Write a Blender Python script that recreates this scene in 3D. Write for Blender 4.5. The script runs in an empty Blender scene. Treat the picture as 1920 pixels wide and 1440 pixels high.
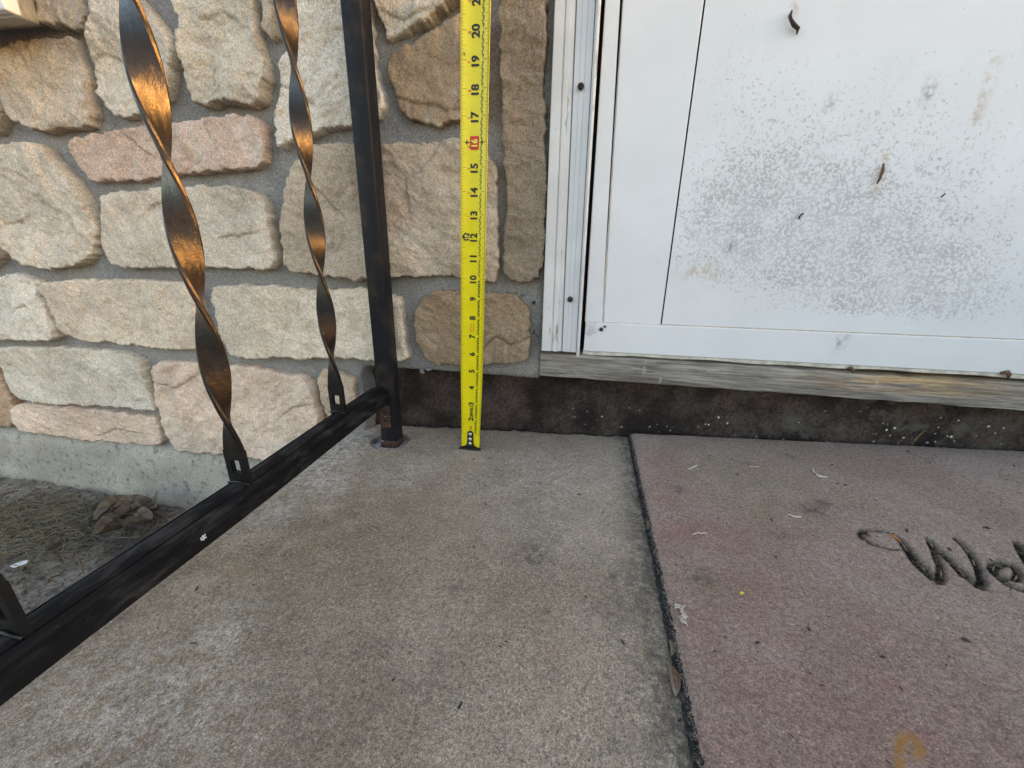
import bpy, math, random
import numpy as np
from mathutils import Matrix, Vector
from mathutils.geometry import delaunay_2d_cdt

# ---------------------------------------------------------------- camera
CAM_LOC = [0.145786, -0.505116, 0.280458]
CAM_RIGHT = [0.985112, 0.170301, 0.023495]
CAM_UP = [-0.075736, 0.307221, 0.94862]
LENS = 13.266
SC = bpy.context.scene
COL = SC.collection
cam_data = bpy.data.cameras.new('camera')
cam = bpy.data.objects.new('camera', cam_data)
COL.objects.link(cam)
_r, _u = Vector(CAM_RIGHT), Vector(CAM_UP)
_b = _r.cross(_u)
cam.matrix_world = Matrix(((_r.x, _u.x, _b.x, CAM_LOC[0]), (_r.y, _u.y, _b.y, CAM_LOC[1]),
                           (_r.z, _u.z, _b.z, CAM_LOC[2]), (0, 0, 0, 1)))
cam_data.sensor_width = 36.0
cam_data.lens = LENS
cam_data.clip_start = 0.01
cam_data.clip_end = 3000.0
SC.camera = cam

# ---------------------------------------------------------------- light
SUN_AZ = math.radians(6.5)      # direction towards the sun, from +X (along the wall, to the right) towards the street
SUN_EL = math.radians(9)
SUN_STRENGTH = 5.0
SUN_ANGLE = 10
SKY_STRENGTH = 0.15
EXPOSURE = 2.50
sun_dir = Vector((math.cos(SUN_AZ) * math.cos(SUN_EL), math.sin(SUN_AZ) * math.cos(SUN_EL), math.sin(SUN_EL)))
world = bpy.data.worlds.new('World')
SC.world = world
world.use_nodes = True
wn = world.node_tree
wn.nodes.clear()
sky = wn.nodes.new('ShaderNodeTexSky')
sky.sky_type = 'NISHITA'
sky.sun_disc = False
sky.sun_elevation = SUN_EL
sky.sun_rotation = math.atan2(sun_dir.x, sun_dir.y)
sky.air_density = 1.0
sky.dust_density = 1.8
sky.ozone_density = 1.0
bg = wn.nodes.new('ShaderNodeBackground')
bg.inputs['Strength'].default_value = SKY_STRENGTH
wo = wn.nodes.new('ShaderNodeOutputWorld')
wn.links.new(sky.outputs[0], bg.inputs[0])
wn.links.new(bg.outputs[0], wo.inputs[0])
sun_data = bpy.data.lights.new('sun', 'SUN')
sun_data.energy = SUN_STRENGTH
sun_data.angle = math.radians(SUN_ANGLE)
sun_data.color = (1.0, 0.42, 0.07)
sun = bpy.data.objects.new('sun', sun_data)
sun.rotation_euler = sun_dir.to_track_quat('Z', 'Y').to_euler()
sun.location = (3, -2, 3)
COL.objects.link(sun)
vs = SC.view_settings
vs.view_transform = 'Standard'
vs.look = 'None'
vs.gamma = 1.0
vs.exposure = EXPOSURE
vs.use_curve_mapping = False
vs.use_white_balance = True       # the camera's white balance: set for this bluish evening shade
vs.white_balance_temperature = 7350
vs.white_balance_tint = 18
SC.cycles.max_bounces = 6

# ---------------------------------------------------------------- measured layout (metres; X along the wall, Y into it, Z up)
STONES = {"s2":[[-0.6123,0.6141],[-0.5336,0.6088],[-0.5429,0.581],[-0.5573,0.5622],[-0.5828,0.5706],[-0.5958,0.5727],[-0.6254,0.5729],[-0.6256,0.5839]],"s3":[[-0.7285,0.559],[-0.7073,0.561],[-0.6849,0.566],[-0.6086,0.565],[-0.5761,0.5612],[-0.5715,0.5428],[-0.5722,0.5031],[-0.5744,0.466],[-0.5813,0.4527],[-0.6014,0.4474],[-0.6443,0.4485],[-0.6772,0.4434],[-0.7196,0.4562],[-0.7351,0.4707],[-0.7365,0.5117],[-0.7453,0.5275]],"s3b":[[-0.7925,0.5116],[-0.7422,0.5074],[-0.7349,0.4982],[-0.7363,0.48],[-0.7532,0.4594],[-0.773,0.4455],[-0.8304,0.4444]],"s4":[[-0.5208,0.6117],[-0.4664,0.608],[-0.4494,0.5922],[-0.4286,0.5704],[-0.4157,0.5487],[-0.412,0.533],[-0.4234,0.5096],[-0.4327,0.4915],[-0.4496,0.4774],[-0.4938,0.4626],[-0.5262,0.4591],[-0.5506,0.4697],[-0.5632,0.4942],[-0.5572,0.54],[-0.5514,0.5579],[-0.531,0.5898]],"s5":[[-0.417,0.6064],[-0.283,0.5972],[-0.2852,0.5817],[-0.2846,0.5547],[-0.2801,0.5266],[-0.2773,0.5015],[-0.2865,0.476],[-0.2982,0.4658],[-0.3307,0.4689],[-0.3516,0.4752],[-0.3789,0.4688],[-0.3978,0.4736],[-0.404,0.4925],[-0.4043,0.5208],[-0.4079,0.556],[-0.4047,0.5709],[-0.414,0.5899]],"s6":[[-0.2779,0.5917],[-0.2569,0.5903],[-0.2574,0.5495],[-0.2587,0.5404],[-0.2702,0.537],[-0.2763,0.5451],[-0.2794,0.5671]],"s7":[[-0.6378,0.4307],[-0.6245,0.4399],[-0.529,0.4513],[-0.4354,0.4555],[-0.3493,0.4616],[-0.3074,0.4613],[-0.2974,0.4496],[-0.2974,0.4132],[-0.3054,0.3979],[-0.3226,0.3913],[-0.3786,0.3907],[-0.4565,0.3856],[-0.5491,0.3778],[-0.6235,0.3771],[-0.6331,0.3871],[-0.6412,0.4165]],"s8":[[-0.8042,0.428],[-0.7517,0.4344],[-0.6857,0.4331],[-0.6714,0.4096],[-0.6478,0.385],[-0.628,0.3312],[-0.6276,0.3137],[-0.6476,0.2766],[-0.6751,0.2547],[-0.7186,0.2449],[-0.7606,0.2411],[-0.8268,0.2509],[-0.8412,0.2815],[-0.8398,0.3115],[-0.8559,0.3323]],"s8b":[[-0.9546,0.2972],[-0.8613,0.3113],[-0.8535,0.2899],[-0.8589,0.2635],[-0.877,0.2451],[-0.9147,0.2349],[-0.9897,0.2374]],"s9":[[-0.6111,0.353],[-0.5979,0.3629],[-0.4919,0.3736],[-0.3528,0.3743],[-0.3114,0.3616],[-0.3079,0.3353],[-0.3102,0.2871],[-0.3089,0.2703],[-0.3171,0.252],[-0.3973,0.2538],[-0.4633,0.2503],[-0.5848,0.2486],[-0.6241,0.2501],[-0.6335,0.271],[-0.6356,0.2934],[-0.6217,0.3178]],"s10":[[-0.2136,0.6026],[-0.125,0.5962],[-0.1286,0.5192],[-0.1244,0.5026],[-0.1167,0.4683],[-0.1184,0.4567],[-0.132,0.4476],[-0.1512,0.4445],[-0.1747,0.4402],[-0.2007,0.439],[-0.2313,0.4317],[-0.2596,0.4233],[-0.2779,0.414],[-0.2821,0.4225],[-0.2808,0.446],[-0.2653,0.5087],[-0.2503,0.5346],[-0.2319,0.5651]],"s11":[[-0.123,0.5961],[-0.1228,0.5637],[-0.1141,0.5451],[-0.1141,0.5367],[-0.1081,0.5332],[-0.0828,0.5381],[-0.0504,0.5476],[-0.0349,0.5557],[-0.0119,0.5627],[-0.0009,0.5731],[-0.0026,0.5922]],"s12":[[-0.1139,0.5076],[-0.1053,0.5165],[-0.0907,0.5243],[-0.0578,0.5331],[-0.0392,0.5444],[-0.0108,0.5518],[0.0085,0.5531],[0.0161,0.5327],[0.0183,0.4582],[0.0115,0.4442],[-0.0141,0.442],[-0.0268,0.4406],[-0.0553,0.4402],[-0.0746,0.4437],[-0.0961,0.4501],[-0.1011,0.462],[-0.1052,0.4748],[-0.1118,0.4909]],"s13":[[0.0364,0.5847],[0.0355,0.5611],[0.0289,0.5435],[0.0343,0.5201],[0.0328,0.485],[0.0352,0.4576],[0.0322,0.4311],[0.0376,0.3895],[0.0416,0.3628],[0.0408,0.3261],[0.0385,0.2834],[0.0396,0.2644],[0.0444,0.2502],[0.0664,0.2466],[0.0835,0.2493],[0.0943,0.2568],[0.098,0.2847],[0.0978,0.3162],[0.0971,0.3688],[0.0945,0.4182],[0.0899,0.4559],[0.088,0.5173],[0.0888,0.5577],[0.0882,0.581]],"s14":[[-0.2931,0.3246],[-0.2843,0.3532],[-0.2679,0.3861],[-0.2526,0.4018],[-0.227,0.4227],[-0.2106,0.4249],[-0.1713,0.4235],[-0.128,0.4251],[-0.0634,0.4237],[-0.013,0.4286],[0.0115,0.4139],[0.0291,0.3999],[0.0321,0.3797],[0.0363,0.2833],[0.0351,0.26],[0.0306,0.2476],[0.0074,0.2468],[-0.0239,0.2517],[-0.0777,0.2515],[-0.126,0.2477],[-0.1761,0.2407],[-0.2141,0.2449],[-0.2609,0.2482],[-0.2847,0.253],[-0.2972,0.2643],[-0.2986,0.2911]],"s15":[[-0.9173,0.2302],[-0.8803,0.2294],[-0.8483,0.2368],[-0.8284,0.2355],[-0.7953,0.2247],[-0.8013,0.2043],[-0.7938,0.1736],[-0.7898,0.128],[-0.8,0.1134],[-0.8775,0.1098],[-0.9448,0.1058],[-0.9874,0.1012]],"s16":[[-0.7915,0.2176],[-0.7781,0.2235],[-0.6825,0.231],[-0.5716,0.2345],[-0.4953,0.2344],[-0.4743,0.2291],[-0.4708,0.2054],[-0.4669,0.1705],[-0.4737,0.1337],[-0.4925,0.1157],[-0.5094,0.1136],[-0.5761,0.1123],[-0.644,0.1139],[-0.6952,0.1176],[-0.7418,0.1148],[-0.7624,0.1236],[-0.7842,0.1352],[-0.7858,0.1643],[-0.7887,0.1927]],"s17":[[-0.4394,0.2236],[-0.4256,0.2308],[-0.3376,0.2337],[-0.2575,0.2301],[-0.2096,0.2318],[-0.174,0.2369],[-0.1236,0.2255],[-0.1138,0.2197],[-0.1115,0.1937],[-0.1082,0.1661],[-0.1057,0.1386],[-0.1073,0.1274],[-0.1257,0.1201],[-0.1748,0.1193],[-0.263,0.116],[-0.363,0.1101],[-0.4225,0.107],[-0.4351,0.124],[-0.4415,0.1565],[-0.4418,0.1954]],"s18":[[-0.0976,0.1967],[-0.0907,0.2128],[-0.0791,0.2265],[-0.0622,0.2362],[-0.0378,0.2379],[0.0097,0.2336],[0.0538,0.2353],[0.0748,0.2221],[0.0815,0.2052],[0.0855,0.1453],[0.078,0.1342],[0.0426,0.1276],[0.007,0.1225],[-0.0413,0.1199],[-0.0613,0.1176],[-0.0725,0.1212],[-0.089,0.1397],[-0.0991,0.1724]],"s19":[[-0.9644,0.0888],[-0.9315,0.0982],[-0.7749,0.1058],[-0.6382,0.1074],[-0.6216,0.0887],[-0.6188,0.0626],[-0.6186,0.0061],[-0.6216,-0.0104],[-0.6971,-0.0098],[-0.7827,-0.0154],[-0.8992,-0.0191],[-0.9505,-0.0121],[-0.963,0.0097],[-0.9595,0.0436],[-0.9678,0.0747]],"s20":[[-1.0424,0.0763],[-0.977,0.0751],[-0.9678,0.0617],[-0.9715,0.0282],[-0.9669,-0.0089],[-0.9828,-0.0576],[-1.0028,-0.0803],[-1.0454,-0.0871],[-1.135,-0.0874]],"s21":[[-0.9773,-0.0297],[-0.9498,-0.019],[-0.7841,-0.0189],[-0.6345,-0.0204],[-0.6309,-0.0389],[-0.6321,-0.0732],[-0.6402,-0.0869],[-0.7274,-0.0932],[-0.8143,-0.0932],[-0.9214,-0.0878],[-0.9818,-0.0843],[-0.9824,-0.0539]],"s22":[[-0.6047,0.0768],[-0.5955,0.0875],[-0.5706,0.0941],[-0.5225,0.0945],[-0.4531,0.0945],[-0.4069,0.0977],[-0.3337,0.0888],[-0.2939,0.0871],[-0.282,0.0749],[-0.2769,0.0437],[-0.2732,0.0144],[-0.2754,-0.0215],[-0.2896,-0.06],[-0.3591,-0.0881],[-0.4274,-0.093],[-0.4991,-0.0879],[-0.5599,-0.0927],[-0.6082,-0.0914],[-0.6168,-0.0521],[-0.6147,-0.0076],[-0.6144,0.0298]],"s23":[[-0.276,0.0819],[-0.2593,0.1017],[-0.2352,0.1016],[-0.216,0.0948],[-0.2041,0.0829],[-0.2049,0.0595],[-0.2136,0.0103],[-0.2422,-0.0179],[-0.2622,-0.0149],[-0.2698,0.0167],[-0.2754,0.0535]]}
LEDGE = {"s12":[[[-0.1109,0.4758],[-0.1015,0.4726],[-0.0732,0.4649],[-0.0519,0.4642],[-0.0357,0.457],[-0.0136,0.4582],[0.0307,0.4578]]],"s17":[[[-0.2574,0.2327],[-0.2821,0.213],[-0.2895,0.1877],[-0.3173,0.1577],[-0.333,0.1088]]],"s18":[[[0.0071,0.1404],[0.018,0.1601],[0.0314,0.1703],[0.053,0.1609],[0.0712,0.1686],[0.0891,0.1775]]],"s22":[[[-0.6188,0.052],[-0.596,0.0504],[-0.5599,0.043],[-0.5106,0.0705],[-0.4902,0.1044]],[[-0.348,0.0106],[-0.324,0.028],[-0.2951,0.0372]]],"s14":[[[-0.0439,0.4251],[-0.0544,0.4072],[-0.0777,0.3867],[-0.0958,0.3805],[-0.0951,0.3544]],[[-0.237,0.3793],[-0.2182,0.3566],[-0.1889,0.3266],[-0.2138,0.2877]]],"s9":[[[-0.3977,0.3027],[-0.3692,0.3039],[-0.342,0.3085]],[[-0.3493,0.3638],[-0.3445,0.3519],[-0.3577,0.3338]],[[-0.5186,0.3418],[-0.5067,0.3481],[-0.4898,0.3499]]],"s5":[[[-0.3602,0.5129],[-0.3593,0.4948],[-0.3707,0.4727]],[[-0.3605,0.5683],[-0.3324,0.5739],[-0.3138,0.5637]]],"s16":[[[-0.5716,0.2305],[-0.5905,0.1857],[-0.6192,0.1567],[-0.6381,0.111]]],"s7":[[[-0.3734,0.4623],[-0.3851,0.4455],[-0.3833,0.4302],[-0.4034,0.4104],[-0.4156,0.3992]],[[-0.5354,0.4425],[-0.5182,0.4284],[-0.5001,0.4166]]],"s19":[[[-0.8317,0.0989],[-0.8477,0.045],[-0.8496,-0.003]],[[-0.7823,0.102],[-0.8121,0.0477],[-0.8217,-0.0043]]],"s15":[[[-0.8631,0.1737],[-0.8353,0.1797],[-0.8324,0.1557],[-0.8211,0.1398]]],"s21":[[[-0.7765,-0.0748],[-0.7407,-0.0605],[-0.6898,-0.0606]]],"s8":[[[-0.8267,0.3172],[-0.8104,0.3188],[-0.789,0.3231]],[[-0.7519,0.3906],[-0.7207,0.3725],[-0.6999,0.3385]]],"s4":[[[-0.5475,0.5335],[-0.5302,0.5387],[-0.5117,0.5318]]],"s10":[[[-0.2683,0.4933],[-0.2458,0.4865],[-0.2202,0.4678]]],"s11":[[[-0.1152,0.5606],[-0.0885,0.5505],[-0.0566,0.5571]]]}
RECESS = [[-0.1979,0.0558],[-0.1986,0.0672],[-0.2002,0.0794],[-0.2003,0.0869],[-0.1964,0.0964],[-0.1965,0.1038],[-0.1855,0.1091],[-0.179,0.1078]]
FOUND_TOP = [[-1.1524,-0.0936],[-1.0616,-0.0932],[-0.916,-0.0905],[-0.7814,-0.0955],[-0.6473,-0.0937],[-0.5284,-0.0952],[-0.4382,-0.0971],[-0.3437,-0.0947]]
FOUND_BOT = [[-1.1447,-0.1989],[-1.0994,-0.2013],[-0.8465,-0.1936],[-0.7411,-0.2053],[-0.6267,-0.2187]]
SLAB_SPOTS = [[0.122,-0.2073,0.016,0.9],[0.062,-0.2577,0.008,0.8],[0.0572,-0.0618,0.018,0.5],[0.1966,-0.223,0.006,0.7],[0.065,-0.339,0.02,0.4],[0.0138,-0.3248,0.03,0.35],[0.0013,-0.362,0.04,0.4],[0.1851,-0.2633,0.015,0.4],[0.1039,-0.133,0.02,0.3],[-0.0061,-0.2527,0.03,0.3]]
SLAB_MOSS = [[-0.1319,-0.2123,0.09,0.9],[-0.1559,-0.2746,0.08,0.8],[-0.0949,-0.1703,0.06,0.6],[-0.1418,-0.3361,0.08,0.6],[-0.0804,-0.3032,0.07,0.5]]
SLAB_PALE = [[-0.1779,-0.1127,0.05,0.9],[-0.1939,-0.0397,0.05,0.9],[-0.1835,-0.1825,0.03,0.8],[-0.1034,-0.3784,0.06,0.6],[-0.1122,-0.3225,0.03,0.6],[-0.0743,-0.0717,0.05,0.5],[-0.1384,-0.39,0.06,0.6],[0.1272,-0.0727,0.09,0.35]]
LETTERS = [[[0.4574,-0.1617],[0.4497,-0.1612],[0.4388,-0.1577],[0.4367,-0.149],[0.4382,-0.1416],[0.4447,-0.1374],[0.4526,-0.1358],[0.4591,-0.1364],[0.4651,-0.1378],[0.4683,-0.1431],[0.4686,-0.1501],[0.4668,-0.1597],[0.4628,-0.1753],[0.4609,-0.1884],[0.4612,-0.1987]],[[0.4612,-0.1987],[0.4681,-0.1929],[0.4763,-0.1816],[0.4817,-0.1714],[0.4901,-0.1551],[0.4956,-0.1421]],[[0.4956,-0.1421],[0.4947,-0.1531],[0.4926,-0.1662],[0.4906,-0.1784],[0.4887,-0.1898],[0.4898,-0.1997]],[[0.4898,-0.1997],[0.4972,-0.1929],[0.5067,-0.1783],[0.5163,-0.1602],[0.5196,-0.1495],[0.5214,-0.1377]],[[0.5174,-0.1801],[0.5174,-0.1867],[0.5248,-0.1878],[0.535,-0.1787],[0.5394,-0.169],[0.5342,-0.1674],[0.5244,-0.1711],[0.5172,-0.1779],[0.5137,-0.1862],[0.5142,-0.1935],[0.5179,-0.1985],[0.5273,-0.2006],[0.5403,-0.1937]],[[0.5715,-0.1375],[0.5645,-0.1483],[0.5543,-0.1668],[0.5454,-0.1847],[0.5442,-0.1932]]]
MAT_TL = [0.2451,0.0634]
MAT_BL = [0.2328,-0.3601]
MAT_TR = [0.7647,0.0716]
MAT_RED = [[0.27,-0.1336,0.05,0.8],[0.2856,-0.1733,0.06,0.9],[0.2662,-0.031,0.04,0.7],[0.2926,-0.2461,0.08,0.8],[0.2378,-0.2384,0.04,0.5],[0.3601,-0.3117,0.09,0.9],[0.2955,-0.2926,0.06,0.5],[0.3167,-0.3373,0.08,0.8],[0.3764,-0.3253,0.08,0.8],[0.2306,-0.3458,0.04,0.4],[0.3802,-0.1522,0.08,0.5],[0.5541,-0.0326,0.1,0.35]]
MAT_GREEN = [[0.3707,-0.0796,0.06,0.9],[0.3445,-0.0347,0.05,0.7],[0.2753,-0.2093,0.035,0.8],[0.27,-0.1336,0.02,0.5],[0.4909,-0.0024,0.08,0.5],[0.3747,-0.1098,0.05,0.8],[0.2744,-0.2274,0.03,0.7],[0.3746,-0.2908,0.08,0.5]]
MAT_DARK = [[0.4142,-0.1091,0.012,0.8],[0.3599,-0.1551,0.01,0.4],[0.2833,-0.0879,0.007,0.8],[0.4481,0.0139,0.01,0.5],[0.2698,-0.2211,0.012,0.6],[0.3843,-0.0131,0.006,0.7],[0.4319,-0.0952,0.008,0.8]]
MAT_RING = [[0.3354,-0.3438],[0.3384,-0.3375],[0.3446,-0.3303],[0.3504,-0.3263],[0.3537,-0.3276],[0.352,-0.3329],[0.3474,-0.3372]]
THREADS = [[[0.3043,-0.0399],[0.3121,-0.0348],[0.3184,-0.0285]],[[0.3839,-0.0229],[0.3893,-0.0235],[0.3948,-0.0242]],[[0.4595,-0.0199],[0.4563,-0.0306],[0.4573,-0.0368],[0.4653,-0.0394]],[[0.3847,-0.1223],[0.3876,-0.1246],[0.3943,-0.1254]],[[0.2759,-0.1693],[0.2827,-0.1659],[0.2903,-0.1657]],[[0.2414,-0.2562],[0.2439,-0.2592],[0.2449,-0.2667],[0.2418,-0.2717]]]
YELLOW = [0.2958,-0.2374]
PODS = [[[0.2288,-0.2981],[0.2277,-0.3202]],[[0.2323,-0.2795],[0.2315,-0.2939]],[[0.2365,-0.142],[0.2357,-0.1612]]]
CRUMBS = [[0.3317,-0.2633],[0.4345,-0.256],[0.3693,-0.2783],[0.2907,-0.2799],[0.5623,-0.1187],[0.5015,-0.1569],[0.4418,-0.1458],[0.3422,-0.1899],[0.4838,-0.1337],[0.4597,-0.2329],[0.3744,-0.2338],[0.3008,-0.3088],[0.2775,-0.2672]]
DOORPX = {"stile_top":[0.1685,0.5564],"stile_bot":[0.1826,0.2015],"seam_top":[0.2571,0.5507],"seam_bot":[0.2616,0.2003],"rail_l":[0.1593,0.1976],"rail_r":[0.6781,0.2017],"bot_l":[0.1618,0.1505],"bot_r":[0.6959,0.1546],"edge_top":[0.151,0.5575],"gap_top":[0.1463,0.5578],"edge_bot":[0.1584,0.2003],"h1":[0.3443,0.5327],"h1b":[0.3544,0.5185],"h2":[0.472,0.3911],"h2b":[0.4736,0.3711],"h3":[0.4002,0.3353],"h3b":[0.4037,0.34],"h4":[0.5388,0.3567],"h4b":[0.542,0.3611],"rs1":[0.5481,0.4828],"rs2":[0.5489,0.4331],"sc1":[0.1817,0.1886],"sc2":[0.1864,0.1927],"c1":[0.5037,0.1545],"c2":[0.6726,0.1604],"v1":[0.4796,0.1816],"v2":[0.4881,0.1961],"q1":[0.4965,0.4587],"q2":[0.4201,0.477]}
FLAKES = [[0.3095,0.3149,0.05,0.75],[0.364,0.2907,0.06,0.8],[0.4273,0.2795,0.06,0.8],[0.4791,0.2621,0.06,0.85],[0.5275,0.2542,0.06,0.85],[0.5639,0.2461,0.05,0.8],[0.5966,0.2474,0.07,0.6],[0.6391,0.2491,0.07,0.5],[0.2799,0.3017,0.03,0.6],[0.3068,0.3633,0.05,0.5],[0.3512,0.3515,0.05,0.45],[0.4008,0.34,0.07,0.5],[0.4608,0.3287,0.08,0.45],[0.3161,0.4085,0.05,0.4],[0.3494,0.4397,0.06,0.35],[0.4151,0.3961,0.09,0.38],[0.4898,0.3791,0.1,0.38],[0.4586,0.4316,0.07,0.32],[0.5705,0.3241,0.1,0.4],[0.2858,0.5071,0.04,0.3],[0.277,0.4627,0.03,0.3],[0.3089,0.5011,0.05,0.22],[0.5625,0.4191,0.08,0.25],[0.2801,0.3393,0.03,0.5],[0.5937,0.3731,0.1,0.28],[0.326,0.471,0.05,0.25],[0.5387,0.4988,0.05,0.2]]
CASE = {"l_t":[0.0955,0.5537],"l_b":[0.0998,0.1558],"m_t":[0.1179,0.5523],"m_b":[0.128,0.1576],"n_t":[0.12,0.5542],"n_b":[0.1296,0.1544],"lip_t":[0.1405,0.5529],"lip_b":[0.1494,0.1534],"lip2_t":[0.148,0.5524],"lip2_b":[0.1554,0.153],"s1":[0.1306,0.4725],"s2":[0.1357,0.2294],"nail":[0.0842,0.2213]}
SILLW = {"tl":[0.098,0.1493],"bl":[0.0981,0.1137],"tr":[0.6969,0.1507],"br":[0.7107,0.1143],"o1":[0.5112,0.1442],"o2":[0.6492,0.1427]}
WSILL = [[-0.6336,0.036,0.583],[-0.5757,-0.03,0.5562]]
CLUMP = [-0.6206,-0.0435,-0.193]
GRASS = [[-0.7819,-0.1024,-0.205],[-0.898,-0.0652,-0.205],[-0.8113,-0.0475,-0.205],[-0.7053,-0.1269,-0.205],[-0.8265,-0.1114,-0.205]]
CHIP = [-0.6997,-0.1638,-0.205]
TWIGS = [[[-0.6295,-0.1361,-0.205],[-0.5755,-0.161,-0.205]],[[-0.6061,-0.1804,-0.205],[-0.6086,-0.1675,-0.205]],[[-0.6297,-0.118,-0.205],[-0.6139,-0.1061,-0.205]],[[-0.6574,-0.1357,-0.205],[-0.624,-0.1465,-0.205]]]
STEM = [[0.6309,0.11,0.0409],[0.6314,0.11,0.0561]]
SLAB_K = 0.05                   # the stoop has settled: its top falls to the left by this slope

def slab_z(x):
    return SLAB_K * x

# ---------------------------------------------------------------- noise
_rng = np.random.RandomState(7)
_perm = np.concatenate([_rng.permutation(256)] * 3).astype(np.int64)
_grad = _rng.normal(size=(256, 3))
_grad /= np.linalg.norm(_grad, axis=1)[:, None]

def perlin(p):
    p = np.asarray(p, float)
    i = np.floor(p).astype(np.int64)
    f = p - i
    i &= 255
    w = f * f * f * (f * (f * 6 - 15) + 10)
    r = 0
    for dx in (0, 1):
        for dy in (0, 1):
            for dz in (0, 1):
                h = _perm[_perm[_perm[i[:, 0] + dx] + i[:, 1] + dy] + i[:, 2] + dz]
                g = _grad[h]
                d = g[:, 0] * (f[:, 0] - dx) + g[:, 1] * (f[:, 1] - dy) + g[:, 2] * (f[:, 2] - dz)
                r = r + d * (w[:, 0] if dx else 1 - w[:, 0]) * (w[:, 1] if dy else 1 - w[:, 1]) * (w[:, 2] if dz else 1 - w[:, 2])
    return r * 1.6

def fbm(p, octaves=4, gain=0.5):
    a, s, r = 1.0, 1.0, 0
    p = np.asarray(p, float)
    for k in range(octaves):
        r = r + a * perlin(p * s + 17.3 * k)
        a *= gain
        s *= 2.03
    return r

def p3(u, v, s, o=0.0):
    u = np.asarray(u, float)
    return np.stack([u * s + o, np.asarray(v, float) * s + o * 0.7 + 3.1, np.full(u.shape, o * 1.3 + 0.37)], 1)

def sstep(a, b, x):
    t = np.clip((x - a) / (b - a), 0, 1)
    return t * t * (3 - 2 * t)

# ---------------------------------------------------------------- meshes
def mk(name, verts, faces, mats, parent=None, smooth=True, attrs=None, mi=None):
    """one mesh object from vertices and a list of faces (or an int array of equal faces)"""
    me = bpy.data.meshes.new(name)
    verts = np.asarray(verts, np.float32)
    me.vertices.add(len(verts))
    me.vertices.foreach_set('co', verts.ravel())
    if isinstance(faces, np.ndarray):
        tot = np.full(len(faces), faces.shape[1], np.int32)
        flat = faces.ravel().astype(np.int32)
    else:
        tot = np.array([len(f) for f in faces], np.int32)
        flat = np.array([i for f in faces for i in f], np.int32)
    me.loops.add(len(flat))
    me.loops.foreach_set('vertex_index', flat)
    me.polygons.add(len(tot))
    me.polygons.foreach_set('loop_start', (np.cumsum(tot) - tot).astype(np.int32))
    me.polygons.foreach_set('loop_total', tot)
    me.polygons.foreach_set('use_smooth', np.full(len(tot), smooth))
    for m in (mats if isinstance(mats, (list, tuple)) else [mats]):
        me.materials.append(m)
    if mi is not None:
        me.polygons.foreach_set('material_index', np.asarray(mi, np.int32))
    for k, v in (attrs or {}).items():
        a = me.attributes.new(k, 'FLOAT', 'POINT')
        a.data.foreach_set('value', np.asarray(v, np.float32))
    me.update(calc_edges=True)
    me.validate()
    o = bpy.data.objects.new(name, me)
    COL.objects.link(o)
    if parent:
        o.parent = parent
    return o

def thing(name, label, cat, loc=(0, 0, 0), group=None):
    o = bpy.data.objects.new(name, None)
    COL.objects.link(o)
    o.empty_display_size = 0.05
    o.location = loc
    o['label'] = label
    o['category'] = cat
    if group:
        o['group'] = group
    return o

def tag(o, label, cat, group=None):
    o['label'] = label
    o['category'] = cat
    if group:
        o['group'] = group
    return o

def gridmesh(us, vs_):
    """index grid: returns U, V (flattened) and quad faces"""
    nu, nv = len(us), len(vs_)
    U, V = np.meshgrid(us, vs_, indexing='ij')
    i = np.arange(nu * nv).reshape(nu, nv)
    q = np.stack([i[:-1, :-1], i[1:, :-1], i[1:, 1:], i[:-1, 1:]], -1).reshape(-1, 4)
    return U.ravel(), V.ravel(), q

def lines(*segs):
    """graded grid lines: (start, end, step) runs joined"""
    out = []
    for a, b, s in segs:
        n = max(1, int(round((b - a) / s)))
        out += list(np.linspace(a, b, n + 1)[:-1])
    out.append(segs[-1][1])
    return np.array(out)

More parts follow.
